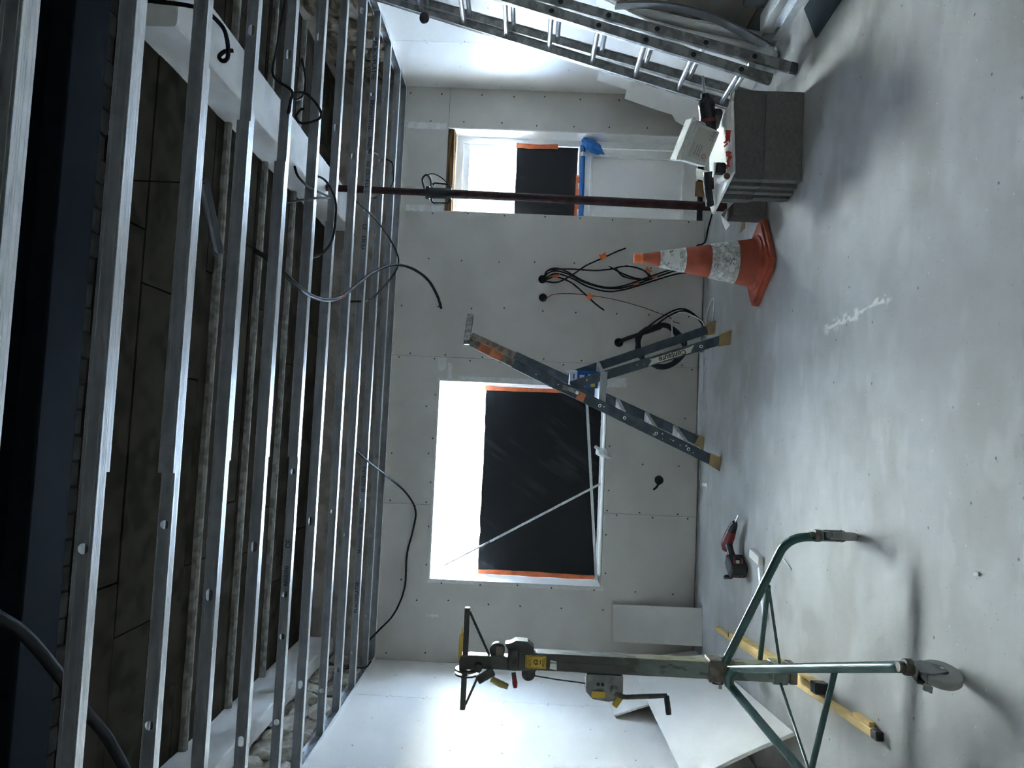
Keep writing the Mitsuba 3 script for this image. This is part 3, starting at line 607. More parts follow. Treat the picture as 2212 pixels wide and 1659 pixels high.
prin('mat_tread', speckle((0.42, 0.42, 0.41), (0.55, 0.55, 0.54), 20.0), 0.45, 0.5)
for z in (.245, .475, .705): between(z, 0, .085, .028, 'tread', 'mat_tread')
# platform between the rails and the rear legs
fwd = unit(np.cross(unit(WV), (0, 0, 1.0))); fwd = fwd if fwd[0] > 0 else -fwd
pc = at(C0, C1, .885) + tap(.88) / 2 + fwd * .105
obj('platform', obox(pc + V(0, 0, -.012), (np.linalg.norm(tap(.88)) - .03, .27, .026), np.stack([unit(WV), fwd, np.cross(unit(WV), fwd)], 1), .003), 'mat_tread', sl)
obj('platform_lip', obox(pc + V(0, 0, -.022) - unit(WV) * (np.linalg.norm(tap(.88)) / 2 - .01), (.012, .27, .05), np.stack([unit(WV), fwd, np.cross(unit(WV), fwd)], 1), .002), 'mat_galva_dull', sl)
for j, off in enumerate((V(0, 0, 0), WV)):                          # hinges and handle
    hp = at(C0, C1, 1.10) + (tap(1.1) if j else 0); n_ = -unit(WV) if j == 0 else unit(WV)
    q = sg.Polygon([(-.018, -.02), (.018, -.02), (.05, .075), (.065, .115), (.03, .125), (.012, .06)]).buffer(.006); fx = unit(V(UF[0], UF[1], 0))
    kh = obj('hinge_plate', prism(affinity.scale(q, .72, .8, origin=(0, 0)), .004, hp + n_ * .016 - fx * .01 - V(0, 0, .055), fx, (0, 0, 1)), 'mat_alu_old', sl)
    obj('pivot', cyl(hp + n_ * .012 - fx * .01 - V(0, 0, .055), hp + n_ * .026 - fx * .01 - V(0, 0, .055), .012, 12), 'mat_chrome', kh)
obj('handle_bar', bar(at(C0, C1, 1.828) - WV * .07 + V(-.01, 0, 0), at(C0, C1, 1.828) + V(.245, .43, .02), .030, .045, bev=.004), 'mat_ladder_grey', sl)
RV = ([cyl(at(C0, C1, z) - unit(WV) * .0125, at(C0, C1, z) - unit(WV) * .0155, .012, 12) for z in (.235, .47, .70, .88)] + [cyl(at(R0, R1, z) + V(0, .03, 0) - unit(WV) * .012, at(R0, R1, z) + V(0, .03, 0) - unit(WV) * .0145, .012, 12) for z in (.20, .86)])
RB = ([cyl(at(C0, C1, z) - unit(WV) * .0150, at(C0, C1, z) - unit(WV) * .0160, .007, 12) for z in (.235, .47, .70, .88)] + [cyl(at(R0, R1, z) + V(0, .03, 0) - unit(WV) * .014, at(R0, R1, z) + V(0, .03, 0) - unit(WV) * .0150, .007, 12) for z in (.20, .86)])
for a_, b_ in zip(RV, RB): kq = obj('rivet', a_, 'mat_galva', sl, smooth=30); obj('bore', b_, 'mat_screw', kq)
d_ = unit(R1 - R0); n_ = -unit(WV); yv = unit(np.cross(n_, d_))
so = at(R0, R1, .24) + V(0, .03, 0) + n_ * .0125
ks = obj('sticker', prism([(0, -.026), (.045, -.018), (.30, -.018), (.345, .026), (.30, .021), (.04, .021)], .0008, so, d_, yv), 'mat_sticker', kleg, label='cream name sticker')
obj('lettering', text('Centaure', .033, so + n_ * .0009 + d_ * .066 - yv * .013, d_, yv, .0005, True), 'mat_ink', sl)
sp = []
for i in range(26):
    a, b = ((C0, C1), (R0, R1))[i % 2]; z = rng.uniform(.15, 1.0 if i % 2 else 1.4); o = V(0, .03, 0) if i % 2 else V(0, 0, 0)
    c = at(a, b, z) + o + n_ * (.0125 if i % 2 else .0135) + unit(np.cross(n_, unit(b - a))) * rng.uniform(-.022, .022)
    sp.append(cyl(c, c + n_ * .0006, rng.uniform(.003, .009), 7))
obj('paint_spots', cat(sp), 'mat_paint_spot', sl, kind='stuff')
cc = at(C0, C1, 1.015) + n_ * .0135; dd = unit(C1 - C0); yy = unit(np.cross(n_, dd))
obj('tape_patch', prism([(-.028, -.03), (.03, -.032), (.027, .033), (-.03, .03)], .0008, cc, dd, yy), 'mat_tape_dull', sl, label='square orange tape patch')
# box of screws on the platform
diff('mat_card_blue', (0.025, 0.085, 0.26)); diff('mat_card_white', (0.62, 0.64, 0.66)); diff('mat_card_brown', speckle((0.16, 0.10, 0.055), (0.24, 0.16, 0.09), 14.0))
diff('mat_yellow_print', (0.5, 0.38, 0.05))
bk = thing('screw_box', 'blue and white cardboard box of screws standing open on the stepladder platform', 'box')
Bf = np.stack([fwd, unit(WV), V(0, 0, 1)], 1); bo = at(C0, C1, .885) + tap(.88) * .45 + fwd * .145 + V(0, 0, .004)
bx_ = lambda x0, x1, y0, y1, z0, z1: obox(bo + Bf @ V((x0 + x1) / 2, (y0 + y1) / 2, (z0 + z1) / 2), (x1 - x0, y1 - y0, z1 - z0), Bf)
obj('carton', bx_(-.055, .055, -.04, .04, 0, .15), 'mat_card_blue', bk); obj('top_band', bx_(-.056, .056, -.041, .041, .150, .205), 'mat_card_white', bk)
obj('flap', obox(bo + Bf @ V(.045, 0, .215), (.05, .07, .002), Bf @ np.array([[.5, 0, -.866], [0, 1, 0], [.866, 0, .5]])), 'mat_card_white', bk)
obj('print_panels', cat([bx_(-.045, -.01, -.0418, -.0405, .09, .13), bx_(-.005, .045, -.0418, -.0405, .03, .075), bx_(.0, .04, -.0418, -.0405, .10, .135)]), 'mat_card_white', bk)
obj('badge', bx_(-.045, -.02, -.0418, -.0405, .02, .05), 'mat_yellow_print', bk); obj('band_print', cat([bx_(-.045, -.005, -.0428, -.0412, .162, .195), bx_(.01, .045, -.0428, -.0412, .17, .18)]), 'mat_card_blue', bk)

# ---------------------------------------------------------------- traffic cone
prin('mat_cone', speckle((0.30, 0.055, 0.03), (0.42, 0.085, 0.045), 9.0), 0.6); prin('mat_cone_tip', (0.75, 0.16, 0.04), 0.5)
def sleeve(p, n, uv):
    d1, d2, r = voronoi(p[0] * 120 + 40 * fbm(p[0] * 14, p[1] * 14, p[2] * 14, 2), p[2] * 150 + 20 * fbm(p[0] * 20, p[1] * 20, p[2] * 20 + 5, 2))
    c1 = smoothstep(0.24, 0.10, d2 - d1) * smoothstep(0.46, 0.54, fbm(p[0] * 34, p[1] * 34, p[2] * 34 + 2, 3) + .10 * smoothstep(.42, .3, p[2]))
    return mix((0.74, 0.735, 0.70), (0.05, 0.05, 0.045), c1)
diff('mat_sleeve', proc(sleeve))
cone = thing('traffic_cone', 'orange traffic cone with two scuffed white bands standing before the cables', 'traffic cone')
CC = V(2.925, -1.425, 0)
sq = sg.box(-.178, -.178, .178, .178).buffer(.03, 4).simplify(.002); sq = affinity.rotate(sq, -58)
cut = sg.box(-.31, -.31, .31, .31); sq = sq.intersection(affinity.rotate(sg.box(-.262, -.262, .262, .262), -58 + 45))
obj('base_plate', cat([prism(sq, .022, CC + V(0, 0, .006), (1, 0, 0), (0, 1, 0)), prism(affinity.scale(sq, .9, .9), .014, CC + V(0, 0, .027), (1, 0, 0), (0, 1, 0)), prism(affinity.scale(sq, .96, .96), .007, CC, (1, 0, 0), (0, 1, 0))]), 'mat_cone', cone)
obj('shell', lathe([(.168, .038), (.166, .052), (.150, .060), (.146, .066), (.030, .725), (.022, .725), (.136, .04)], CC, 48), 'mat_cone', cone, smooth=40)
rz = lambda z: .146 - (.116) * (z - .066) / (.725 - .066)
for z0, z1 in ((.47, .625), (.165, .325)): obj('white_band', lathe([(rz(z0) - .001, z0), (rz(z0) + .0018, z0 + .002), (rz(z1) + .0018, z1 - .002), (rz(z1) - .001, z1)], CC, 48), 'mat_sleeve', cone, smooth=40)
obj('tip', lathe([(.030, .722), (.031, .735), (.026, .738), (.026, .765), (.031, .767), (.030, .778), (.020, .778), (.020, .72)], CC, 24), 'mat_cone_tip', cone, smooth=40)

# ---------------------------------------------------------------- steel prop between floor and slab
prin('mat_prop', speckle((0.022, 0.008, 0.008), (0.040, 0.015, 0.014), 20.0), 0.5, 0.0, 0.25)
pr_ = thing('steel_prop', 'dark maroon adjustable steel prop standing from floor to slab in front of the door', 'steel prop')
PB, PT_ = V(3.468, -.80, 0), V(3.500, -.80, TOP - .03)
atp = lambda z: PB + (PT_ - PB) * z / PT_[2]
obj('outer_tube', cyl(atp(.006), atp(2.06), .030, 20), 'mat_prop', pr_, smooth=40); obj('inner_tube', cyl(atp(2.0), PT_, .0235, 20), 'mat_prop', pr_, smooth=40)
obj('base_plate', box(PB[0] - .06, PB[0] + .06, PB[1] - .06, PB[1] + .06, 0, .006), 'mat_prop', pr_); obj('head_plate', box(PT_[0] - .06, PT_[0] + .06, PT_[1] - .06, PT_[1] + .06, TOP - .03, TOP - .0225), 'mat_prop', pr_)
kc = obj('collar', cat([cyl(atp(1.99), atp(2.145), .037, 20), cyl(atp(2.145), atp(2.17), .045, 20)]), 'mat_black', pr_, smooth=40)
for s in (-1, 1):
    P = [atp(2.00) + V(s * .035, 0, 0), atp(2.005) + V(s * .068, 0, 0), atp(2.12) + V(s * .072, 0, 0), atp(2.135) + V(s * .035, 0, 0)]
    obj('handle', tube(rounded(P, .014), .0065, 8), 'mat_black', kc, smooth=60)
obj('pin_loop', tube(spline([atp(2.18) + V(.02, -.03, 0), atp(2.195) + V(.08, -.04, 0), atp(2.17) + V(.115, -.035, 0), atp(2.14) + V(.085, -.035, 0), atp(2.13) + V(.03, -.03, 0)], 8), .007, 8), 'mat_black', pr_, smooth=60)
obj('chain_wire', tube(spline([atp(2.17) + V(.112, -.035, 0), atp(2.125) + V(.128, -.03, 0), atp(2.06) + V(.10, -.03, 0), atp(2.0) + V(.045, -.03, 0)], 8), .004, 6), 'mat_black', pr_, smooth=60)
# ---------------------------------------------------------------- plasterboard lift
prin('mat_green', speckle((0.008, 0.045, 0.040), (0.014, 0.062, 0.055), 10.0), 0.32, 0.0, 0.6)
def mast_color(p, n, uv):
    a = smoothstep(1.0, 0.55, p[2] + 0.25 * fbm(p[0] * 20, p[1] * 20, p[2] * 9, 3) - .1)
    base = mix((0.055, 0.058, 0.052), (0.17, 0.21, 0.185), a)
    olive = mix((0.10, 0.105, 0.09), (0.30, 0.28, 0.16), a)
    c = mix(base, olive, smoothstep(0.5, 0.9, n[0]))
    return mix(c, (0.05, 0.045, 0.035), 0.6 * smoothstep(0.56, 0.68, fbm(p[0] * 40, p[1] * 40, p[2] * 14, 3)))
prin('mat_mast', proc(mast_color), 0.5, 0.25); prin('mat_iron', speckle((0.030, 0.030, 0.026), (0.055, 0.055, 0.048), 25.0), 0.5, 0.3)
prin('mat_collar', speckle((0.10, 0.085, 0.07), (0.17, 0.15, 0.115), 25.0), 0.6, 0.2)
prin('mat_grip_yellow', (0.33, 0.25, 0.075), 0.55); prin('mat_grip_red', (0.20, 0.014, 0.014), 0.45)
prin('mat_cast', speckle((0.16, 0.17, 0.165), (0.24, 0.25, 0.245), 20.0), 0.5, 0.4); prin('mat_label_yellow', (0.52, 0.34, 0.04), 0.5)
prin('mat_tyre', (0.30, 0.30, 0.29), 0.75); prin('mat_hub', (0.07, 0.075, 0.08), 0.5); prin('mat_zinc', (0.42, 0.42, 0.40), 0.45, 0.7)
lift = thing('board_lift', 'green-legged plasterboard lift on castors with an olive mast and hand winch', 'board lift')
mx, my = .766, -2.31
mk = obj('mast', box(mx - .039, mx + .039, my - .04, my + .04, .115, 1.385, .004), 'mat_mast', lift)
obj('rib', box(mx - .004, mx + .004, my - .0415, my - .039, .30, 1.25), 'mat_mast', lift)
obj('upper_mast', box(mx - .048, mx + .012, my - .030, my + .030, 1.30, 1.62, .003), 'mat_mast', lift)
obj('base_cap', box(mx - .044, mx + .044, my - .045, my + .045, .09, .125, .003), 'mat_collar', lift)
lc_ = obj('lower_collar', box(mx - .047, mx + .047, my - .048, my + .048, .135, .205, .004), 'mat_mast', lift)
uc_ = obj('upper_collar', cat([box(mx - .050, mx + .050, my - .051, my + .051, .405, .50, .004), box(mx - .058, mx + .058, my - .058, my + .058, .385, .408, .004)]), 'mat_collar', lift)
for s in (-1, 1): obj('bolt', cyl((mx + s * .055, my - .05, .45), (mx + s * .075, my - .055, .45), .010, 8), 'mat_zinc', uc_, smooth=30)
obj('ring', tube([(mx - .055 + .0, my - .03 + .022 * math.cos(t), .455 + .024 * math.sin(t)) for t in np.linspace(0, 2 * math.pi, 17)], .004, 6, False), 'mat_iron', uc_, smooth=60)
def caster(P, heading, name='caster', rr=.0625):
    """Wheel at P on the floor, trailing along heading, its stem ahead of it."""
    h = unit(V(math.cos(heading), math.sin(heading), 0)); ax = V(-h[1], h[0], 0); c = V(P[0], P[1], rr); st = c + h * .032
    k = obj(name, cat([cyl(st + V(0, 0, .075), st + V(0, 0, .098), .026, 16), cyl(st + V(0, 0, .098), st + V(0, 0, .118), .016, 14)]), 'mat_collar', lift, smooth=40)
    forks = [prism(sg.Polygon([(-.014, -.012), (.014, -.012), (.040, .045), (.030, .078), (-.02, .078), (-.03, .045)]), .003, c + ax * s * .021 - np.cross(h, (0, 0, 1)) * .0015, h, (0, 0, 1)) for s in (-1, 1)]
    forks.append(obox(st + V(0, 0, .074) - h * .01, (.055, .045, .004), np.stack([h, ax, V(0, 0, 1)], 1), .001))
    obj('fork', cat(forks), 'mat_cast', k)
    prof = [(.020, -.016), (.047, -.016), (.058, -.0145), (rr, -.008), (rr, .008), (.058, .0145), (.047, .016), (.020, .016)]
    Rw = np.stack([h, np.cross(ax, h), ax], 1)
    obj('wheel', rot(lathe(prof, n=36), Rw).apply_translation(c), 'mat_tyre', k, smooth=35)
    obj('hub', rot(lathe([(.001, -.0175), (.018, -.0175), (.021, -.011), (.046, -.0125), (.046, .0125), (.021, .011), (.018, .0175), (.001, .0175)], n=24), Rw).apply_translation(c), 'mat_hub', k, smooth=35)
    obj('axle', cyl(c - ax * .026, c + ax * .026, .006, 10), 'mat_zinc', k)
    b = c - h * .035 + V(0, 0, .062)
    obj('brake_pedal', cat([obox(b, (.065, .034, .004), np.stack([unit(h - V(0, 0, .55)), ax, unit(np.cross(unit(h - V(0, 0, .55)), ax))], 1), .001), obox(b - h * .035 + V(0, 0, .014), (.026, .022, .003), np.stack([unit(h + V(0, 0, .9)), ax, unit(np.cross(unit(h + V(0, 0, .9)), ax))], 1))]), 'mat_cast', k)
LF = [V(mx + .029, my - .09, .415), V(1.139, -3.416, .163), V(1.140, -3.420, .092)]
LR = [V(mx + .05, my - .05, .425), V(1.437, -2.685, .272), V(1.452, -2.69, .092)]
LL = [V(mx - .045, my - .06, .415), V(.565, -3.05, .268), V(.555, -3.10, .092)]
LB = [V(mx - .02, my + .07, .42), V(.53, -1.62, .30), V(.52, -1.58, .092)]
legs = {}
for nm, P in (('F', LF), ('R', LR), ('L', LL), ('B', LB)):
    legs[nm] = obj('leg', tube(rounded(P, .045 if nm == 'F' else .09, 8), .0185, 14), 'mat_green', lift, smooth=60)
obj('leg_bend', tube(rounded([LF[0] + (LF[1] - LF[0]) * .04, V(mx - .01, my - .095, .425), LL[0] + (LL[1] - LL[0]) * .04], .05, 8), .0185, 14), 'mat_green', lift, smooth=60)
for P, (dx, dy), hd in ((LF, (-.012, -.03), 1.25), (LR, (.006, -.006), 1.75), (LL, (-.02, -.02), .9), (LB, (-.01, .03), -1.0)):
    h = V(math.cos(hd), math.sin(hd), 0) * .032
    caster((P[2][0] - h[0], P[2][1] - h[1]), hd)
on = lambda P, t: P[0] + (P[1] - P[0]) * t
for a, b in ((on(LF, .66), on(LL, .86)), (on(LR, .63), V(.80, -2.262, .257))): obj('brace', cyl(a - V(0, 0, .022), b - V(0, 0, .022), .0115, 10), 'mat_green', lift, smooth=60)
for P, t, s in ((LF, .66, (.01, -.05)), (LR, .63, (.05, -.03)), (LL, .86, (-.04, -.05))):
    obj('strut', cyl(V(mx + s[0], my + s[1], .17), on(P, t) - V(0, 0, .024), .0065, 8), 'mat_green', lift, smooth=60)
# sticker, paper, winch and head
FYm = my - .0405
ks = obj('warning_sticker', box(mx - .030, mx + .030, FYm - .001, FYm, 1.255, 1.352), 'mat_label_yellow', lift)
frm = holed((mx - .027, 1.259, mx + .027, 1.348), [(mx - .0255, 1.2605, mx + .0255, 1.3465)])
house = sg.Polygon([(-.011, -.007), (-.011, .002), (-.015, .002), (0, .014), (.015, .002), (.011, .002), (.011, -.007)]); house = house.difference(affinity.scale(house, .6, .6))
obj('print', cat([prism(frm, .0004, (0, FYm - .001, 0), (1, 0, 0), (0, 0, 1)), prism(affinity.translate(house, mx, 1.302), .0004, (0, FYm - .001, 0), (1, 0, 0), (0, 0, 1))] +
    [box(mx - .022, mx + .022 - .006 * (i % 3), FYm - .0014, FYm - .001, 1.326 + .0042 * i, 1.3272 + .0042 * i) for i in range(5)] + [box(mx - .010, mx + .010, FYm - .0014, FYm - .001, 1.281, 1.2845)] +
    [box(mx - .020, mx + .018, FYm - .0014, FYm - .001, z, z + .002) for z in (1.265, 1.271)]), 'mat_ink', ks)
obj('paper_patch', prism([(-.024, 0), (.016, .002), (.02, .03), (-.02, .033), (-.022, .018)], .001, (mx - .008, FYm, 1.205), (1, 0, 0), (0, 0, 1)), 'mat_filler', lift)
wk = obj('winch', prism(sg.Polygon([(-.145, .90), (-.050, .90), (-.050, 1.06), (-.12, 1.06), (-.150, 1.03), (-.158, .96)]).buffer(.006), .075, (mx, my + .035, 0), (1, 0, 0), (0, 0, 1)), 'mat_cast', lift)
obj('bracket', box(mx - .065, mx - .038, my - .03, my + .03, .915, 1.05, .003), 'mat_iron', wk)
obj('label', box(mx - .146, mx - .118, my - .0475, my - .0455, .975, 1.04), 'mat_label_yellow', wk)
obj('bore', cat([cyl((mx - .085, my - .046, z), (mx - .085, my - .048, z), .008, 10) for z in (1.01, .99)]), 'mat_ink', wk, kind='stuff')
pv = V(mx - .105, my - .045, .935)
obj('spindle', cyl(pv, pv + V(0, -.045, 0), .018, 14), 'mat_cast', wk, smooth=40)
obj('crank', tube(rounded([pv + V(0, -.04, 0), pv + V(-.018, -.042, -.035), pv + V(.0, -.045, -.235)], .02), .0105, 10), 'mat_iron', wk, smooth=60)
obj('crank_handle', tube([pv + V(0, -.045, -.232), pv + V(-.06, -.058, -.240), pv + V(-.078, -.062, -.242)], [.013, .0135, .012], 12), 'mat_black', wk, smooth=50)
obj('lever', obox(pv + V(-.04, -.035, -.012), (.055, .022, .028), Rz(.3) @ np.array([[.8, 0, .6], [0, 1, 0], [-.6, 0, .8]]), .003), 'mat_label_yellow', wk)
obj('winch_cable', tube([(mx - .075, my, 1.315), (mx - .088, my, 1.20), (mx - .10, my, 1.05)], .0035, 6), 'mat_iron', lift, smooth=60)
obj('pulley', cyl((mx - .065, my - .014, 1.335), (mx - .065, my + .014, 1.335), .032, 20), 'mat_iron', lift, smooth=40)
obj('pulley_bracket', box(mx - .092, mx - .038, my - .018, my - .013, 1.33, 1.348), 'mat_iron', lift)
bk_ = obj('brake_housing', prism([(.02, 1.315), (.062, 1.315), (.088, 1.345), (.090, 1.40), (.076, 1.425), (.072, 1.45), (.05, 1.44), (.02, 1.41)], .06, (mx, my + .03, 0), (1, 0, 0), (0, 0, 1)), 'mat_mast', lift)
obj('upper_pulley', cyl((mx + .035, my - .016, 1.487), (mx + .035, my + .016, 1.487), .036, 20), 'mat_iron', lift, smooth=40)
obj('upper_pulley_plate', box(mx - .02, mx + .055, my - .02, my - .016, 1.455, 1.492, .002), 'mat_collar', lift)
obj('clamp_band', box(mx - .045, mx + .052, my - .046, my + .046, 1.385, 1.435, .006), 'mat_iron', lift)
obj('clamp_lever', tube([(mx - .055, my - .03, 1.405), (mx - .075, my - .035, 1.402)], .011, 10), 'mat_iron', lift, smooth=50)
obj('red_handle', tube([(mx - .072, my - .035, 1.402), (mx - .10, my - .038, 1.397), (mx - .122, my - .04, 1.394)], [.010, .0125, .009], 12), 'mat_grip_red', lift, smooth=50)
hz = 1.637
hk = obj('cross_arm', box(mx - .245, mx + .225, my - .017, my + .017, hz - .012, hz + .012, .002), 'mat_iron', lift)
for x0, x1, z1 in ((mx + .205, mx + .012, 1.525), (mx - .225, mx - .075, 1.565)): obj('arm_stay', bar((x0, my, hz - .012), (x1, my, z1), .010, .010), 'mat_iron', lift)
for dx in (-.058, -.078): obj('tilt_disc', lathe([(.030, -.004), (.056, -.004), (.056, .004), (.030, .004)], n=28).apply_transform(trimesh.transformations.rotation_matrix(math.pi / 2, (0, 1, 0))).apply_translation((mx + dx, my - .01, hz - .012)), 'mat_iron', lift, smooth=35)
obj('tilt_head', box(mx - .056, mx + .01, my - .032, my + .032, 1.585, 1.662, .006), 'mat_mast', lift)
obj('knob', cat([cyl((mx - .035, my - .03, 1.57), (mx - .035, my - .065, 1.57), .020, 8)]), 'mat_black', lift)
obj('tilt_lever', obox((mx - .072, my - .045, 1.535), (.040, .02, .085), np.array([[.85, 0, -.53], [0, 1, 0], [.53, 0, .85]]), .004), 'mat_iron', lift)
obj('yellow_grip', tube([(mx - .085, my - .045, 1.508), (mx - .105, my - .047, 1.465), (mx - .116, my - .048, 1.428)], [.014, .0165, .013], 12), 'mat_grip_yellow', lift, smooth=50)
one('hand_tool', cat([prism(sg.Polygon([(-.005, 0), (.11, 0), (.115, .008), (.10, .016), (0.0, .016)]).buffer(.001), .02, (mx - .005, my - .010, hz + .014), (1, 0, 0), (0, 0, 1)), box(mx + .108, mx + .135, my - .0205, my - .0195, hz + .015, hz + .022)]), 'mat_label_yellow',
    'orange-handled hand tool lying on the top arm of the board lift', 'hand tool')

# ---------------------------------------------------------------- extension ladder, two sections, leaning to the right wall
lad = thing('extension_ladder', 'worn aluminium ladder of two sections leaning towards the right wall before leaning boards', 'ladder')
YN, YF_ = -1.95, -1.555
for sec, (xf, z0, z1, rungs) in enumerate(((lambda z: 3.876 + .2546 * z, 0.0, 2.488, [.235 + .268 * k for k in range(8)]), (lambda z: 3.818 + .281 * (z - .156), .14, 2.47, [.306 + .262 * k for k in range(8)]))):
    u = unit(V(xf(1) - xf(0), 0, 1)); acr = np.cross((0, 1, 0), u)
    for yy in (YN, YF_):
        a, b = V(xf(z0), yy, z0), V(xf(z1), yy, z1); L = np.linalg.norm(b - a)
        s = 1 if yy == YN else -1
        R3 = np.stack([u, V(0, 1, 0), np.cross(u, V(0, 1, 0))], 1)
        kr = obj('rail', obox((a + b) / 2, (L, .022, .056), R3, .002), 'mat_alu_old', lad)
        fl2 = [obox((a + b) / 2 + np.cross(u, V(0, 1, 0)) * q * .0268 + V(0, s * .0145, 0), (L, .009, .0024), R3) for q in (-1, 1)]
        obj('flange', cat(fl2), 'mat_alu', kr)
        if sec == 0 or True:
            obj('end_cap', obox(a + u * .02, (.045, .026, .060), R3, .004), 'mat_hub' if sec == 0 else 'mat_alu_old', kr)
    for z in rungs:
        if z > z1 - .05: continue
        p = V(xf(z), 0, z); kk = obj('rung', cyl(p + V(0, YN + .008, 0), p + V(0, YF_ - .008, 0), .0145, 14), 'mat_alu', lad, smooth=60)
        obj('ridge', cat([obox(p + V(0, (YN + YF_) / 2, 0) + (-acr * .0148 if sec else -acr * .0148) + u * q, (.0016, abs(YF_ - YN) - .03, .0016), np.eye(3)) for q in (-.006, 0, .006)]), 'mat_galva_dull', kk)
        bm = obox(p + V(0, YN - .0112, 0), (.027, .0012, .027), np.stack([np.cross(u, V(0, 1, 0)), V(0, 1, 0), u], 1))
        obj('bore', cyl(p + V(0, YN - .0108, 0), p + V(0, YN - .0120, 0), .0145, 12), 'mat_ink', kk)
    if sec == 1:
        for yy in (YN, YF_):
            p = V(xf(.24), yy + (.02 if yy == YN else -.02), .24)
            obj('guide_hook', cat([obox(p + V(.045, 0, 0), (.10, .004, .035), np.eye(3), .001), cyl(p + V(.09, -.008, 0), p + V(.09, .008, 0), .009, 10)]), 'mat_zinc', lad)
obj('rag_knot', ball((xf(2.12) - .055, YF_ - .02, 2.12), .030, 2, (1.2, .8, 1.0)), 'mat_black', lad, smooth=True)
# ---------------------------------------------------------------- boards leaning on the side walls
def leaning(name, label, foot, top, ztop, y0, y1, mt='mat_board_white', bend=0.0, thick=.0125, wall=1, skew=(0, 0, 0, 0), cat_='plasterboard', nz=10, ny=14, group=None, warp=0.0):
    """A board against a side wall; foot and top are its x at y0 and y1, skew shifts the four corners along y (foot y0, foot y1, top y0, top y1)."""
    g = []
    for t in np.linspace(0, 1, nz):
        row = []
        for s in np.linspace(0, 1, ny):
            f, tp_ = foot[0] + (foot[1] - foot[0]) * s, top[0] + (top[1] - top[0]) * s
            zt = ztop[0] + (ztop[1] - ztop[0]) * s
            ya = (y0 + skew[0]) * (1 - t) + (y0 + skew[2]) * t; yb = (y1 + skew[1]) * (1 - t) + (y1 + skew[3]) * t
            x = f + (tp_ - f) * t + wall * bend * math.sin(math.pi * t) + warp * math.sin(math.pi * t) * (1 - s)
            row.append((x, ya + (yb - ya) * s, .004 + zt * t))
        g.append(row)
    k = thing(name, label, cat_, group)
    obj('face', sheet(g, thick), mt, k)
    return k
leaning('plasterboard', 'tall white plasterboard leaning on the left wall behind the lift winch', (.22, .20), (.012, .012), (.73, .76), -.94, -.06, bend=.02, nz=12)
leaning('plasterboard', 'large white plasterboard leaning low in front on the left wall, rounded near corner', (.405, .24), (.105, .115), (.505, .525), -2.10, -.30, bend=.012, skew=(0, 0, .06, .0), thick=.018)
rg = 'boards leaning on the right wall'
leaning('plasterboard', 'white plasterboard leaning on the right wall behind the ladder, tallest and closest to the wall', (4.42, 4.40), (4.625, 4.63), (1.03, 1.0), -1.36, -.44, bend=-.02)
leaning('plasterboard', 'white plasterboard leaning on the right wall behind the ladder, second from the wall', (4.37, 4.35), (4.572, 4.580), (.93, .95), -1.30, -.36, bend=-.015)
leaning('plasterboard', 'white plasterboard leaning on the right wall behind the ladder, third from the wall', (4.32, 4.30), (4.505, 4.50), (.76, .72), -1.24, -.24, bend=-.012)
leaning('plasterboard', 'bluish white plasterboard strip leaning foremost on the right wall, top sloping to the corner', (4.24, 4.22), (4.47, 4.36), (.84, .30), -1.22, -.18, bend=-.01)
leaning('plasterboard', 'narrow white plasterboard offcut leaning steeply between the ladder rungs', (4.15, 4.14), (4.335, 4.325), (.50, .46), -1.28, -1.10, skew=(0, 0, .10, .10), bend=0)
leaning('plasterboard', 'white plasterboard leaning on the right wall just beyond the ladder rails, dark hollow behind it', (4.16, 4.17), (4.60, 4.61), (1.05, 1.06), -1.395, -1.30, bend=-.01)
diff('mat_dark_sheet', speckle((0.115, 0.115, 0.11), (0.16, 0.16, 0.155), 8.0)); diff('mat_slate', (0.055, 0.07, 0.08))
# curved grey sheet standing on its end beside the ladder foot
g = []
for t in np.linspace(0, 1, 16):
    c = V(4.20 + .30 * t + .10 * math.sin(math.pi * t), -1.60 + .10 * t, .01 + .94 * t)
    g.append([c + V(.0, .10 * s, 0) + V(.02 * s, 0, 0) for s in np.linspace(0, 1, 5)])
k = thing('grey_sheet', 'bowed dark grey sheet standing on edge beyond the ladder foot', 'sheet'); obj('face', sheet(g, .012), 'mat_dark_sheet', k, smooth=40)
k = thing('grey_board', 'dark grey board leaning on the right wall nearest the camera beside the ladder', 'board')
g = [[V(4.44 + .17 * t, -1.72 - .75 * s, .215 + .80 * t) for s in np.linspace(0, 1, 4)] for t in np.linspace(0, 1, 6)]; obj('face', sheet(g, .013), 'mat_dark_sheet', k)
one('timber_sleeper', box(4.43, 4.63, -2.9, -1.60, .0, .205, .006), 'mat_dark_sheet', 'dark grey timber lying along the right wall under the leaning grey board', 'timber')
one('white_plinth', box(4.305, 4.42, -2.9, -1.555, .0, .085, .004), 'mat_board_white', 'white plinth strip lying on the floor along the right wall', 'plinth')
k = thing('steel_channel', 'bluish steel channel lying on the floor beside the white plinth strip', 'steel channel')
obj('web', box(4.20, 4.285, -2.9, -1.66, .0, .002), 'mat_galva', k); obj('flange', box(4.20, 4.202, -2.9, -1.66, .0, .045), 'mat_galva', k); obj('flange', box(4.283, 4.285, -2.9, -1.66, .0, .045), 'mat_galva', k)
k = thing('slate_board', 'dark slate board with a sharp corner lying flat on the floor at the right edge', 'board'); obj('face', prism([(3.905, -2.215), (4.16, -2.05), (4.17, -2.62), (3.935, -2.62)], .008, (0, 0, 0), (1, 0, 0), (0, 1, 0)), 'mat_slate', k)
prin('mat_bag', (0.55, 0.57, 0.57), 0.35)
b = trimesh.creation.icosphere(subdivisions=4, radius=1.0); vv = np.asarray(b.vertices)
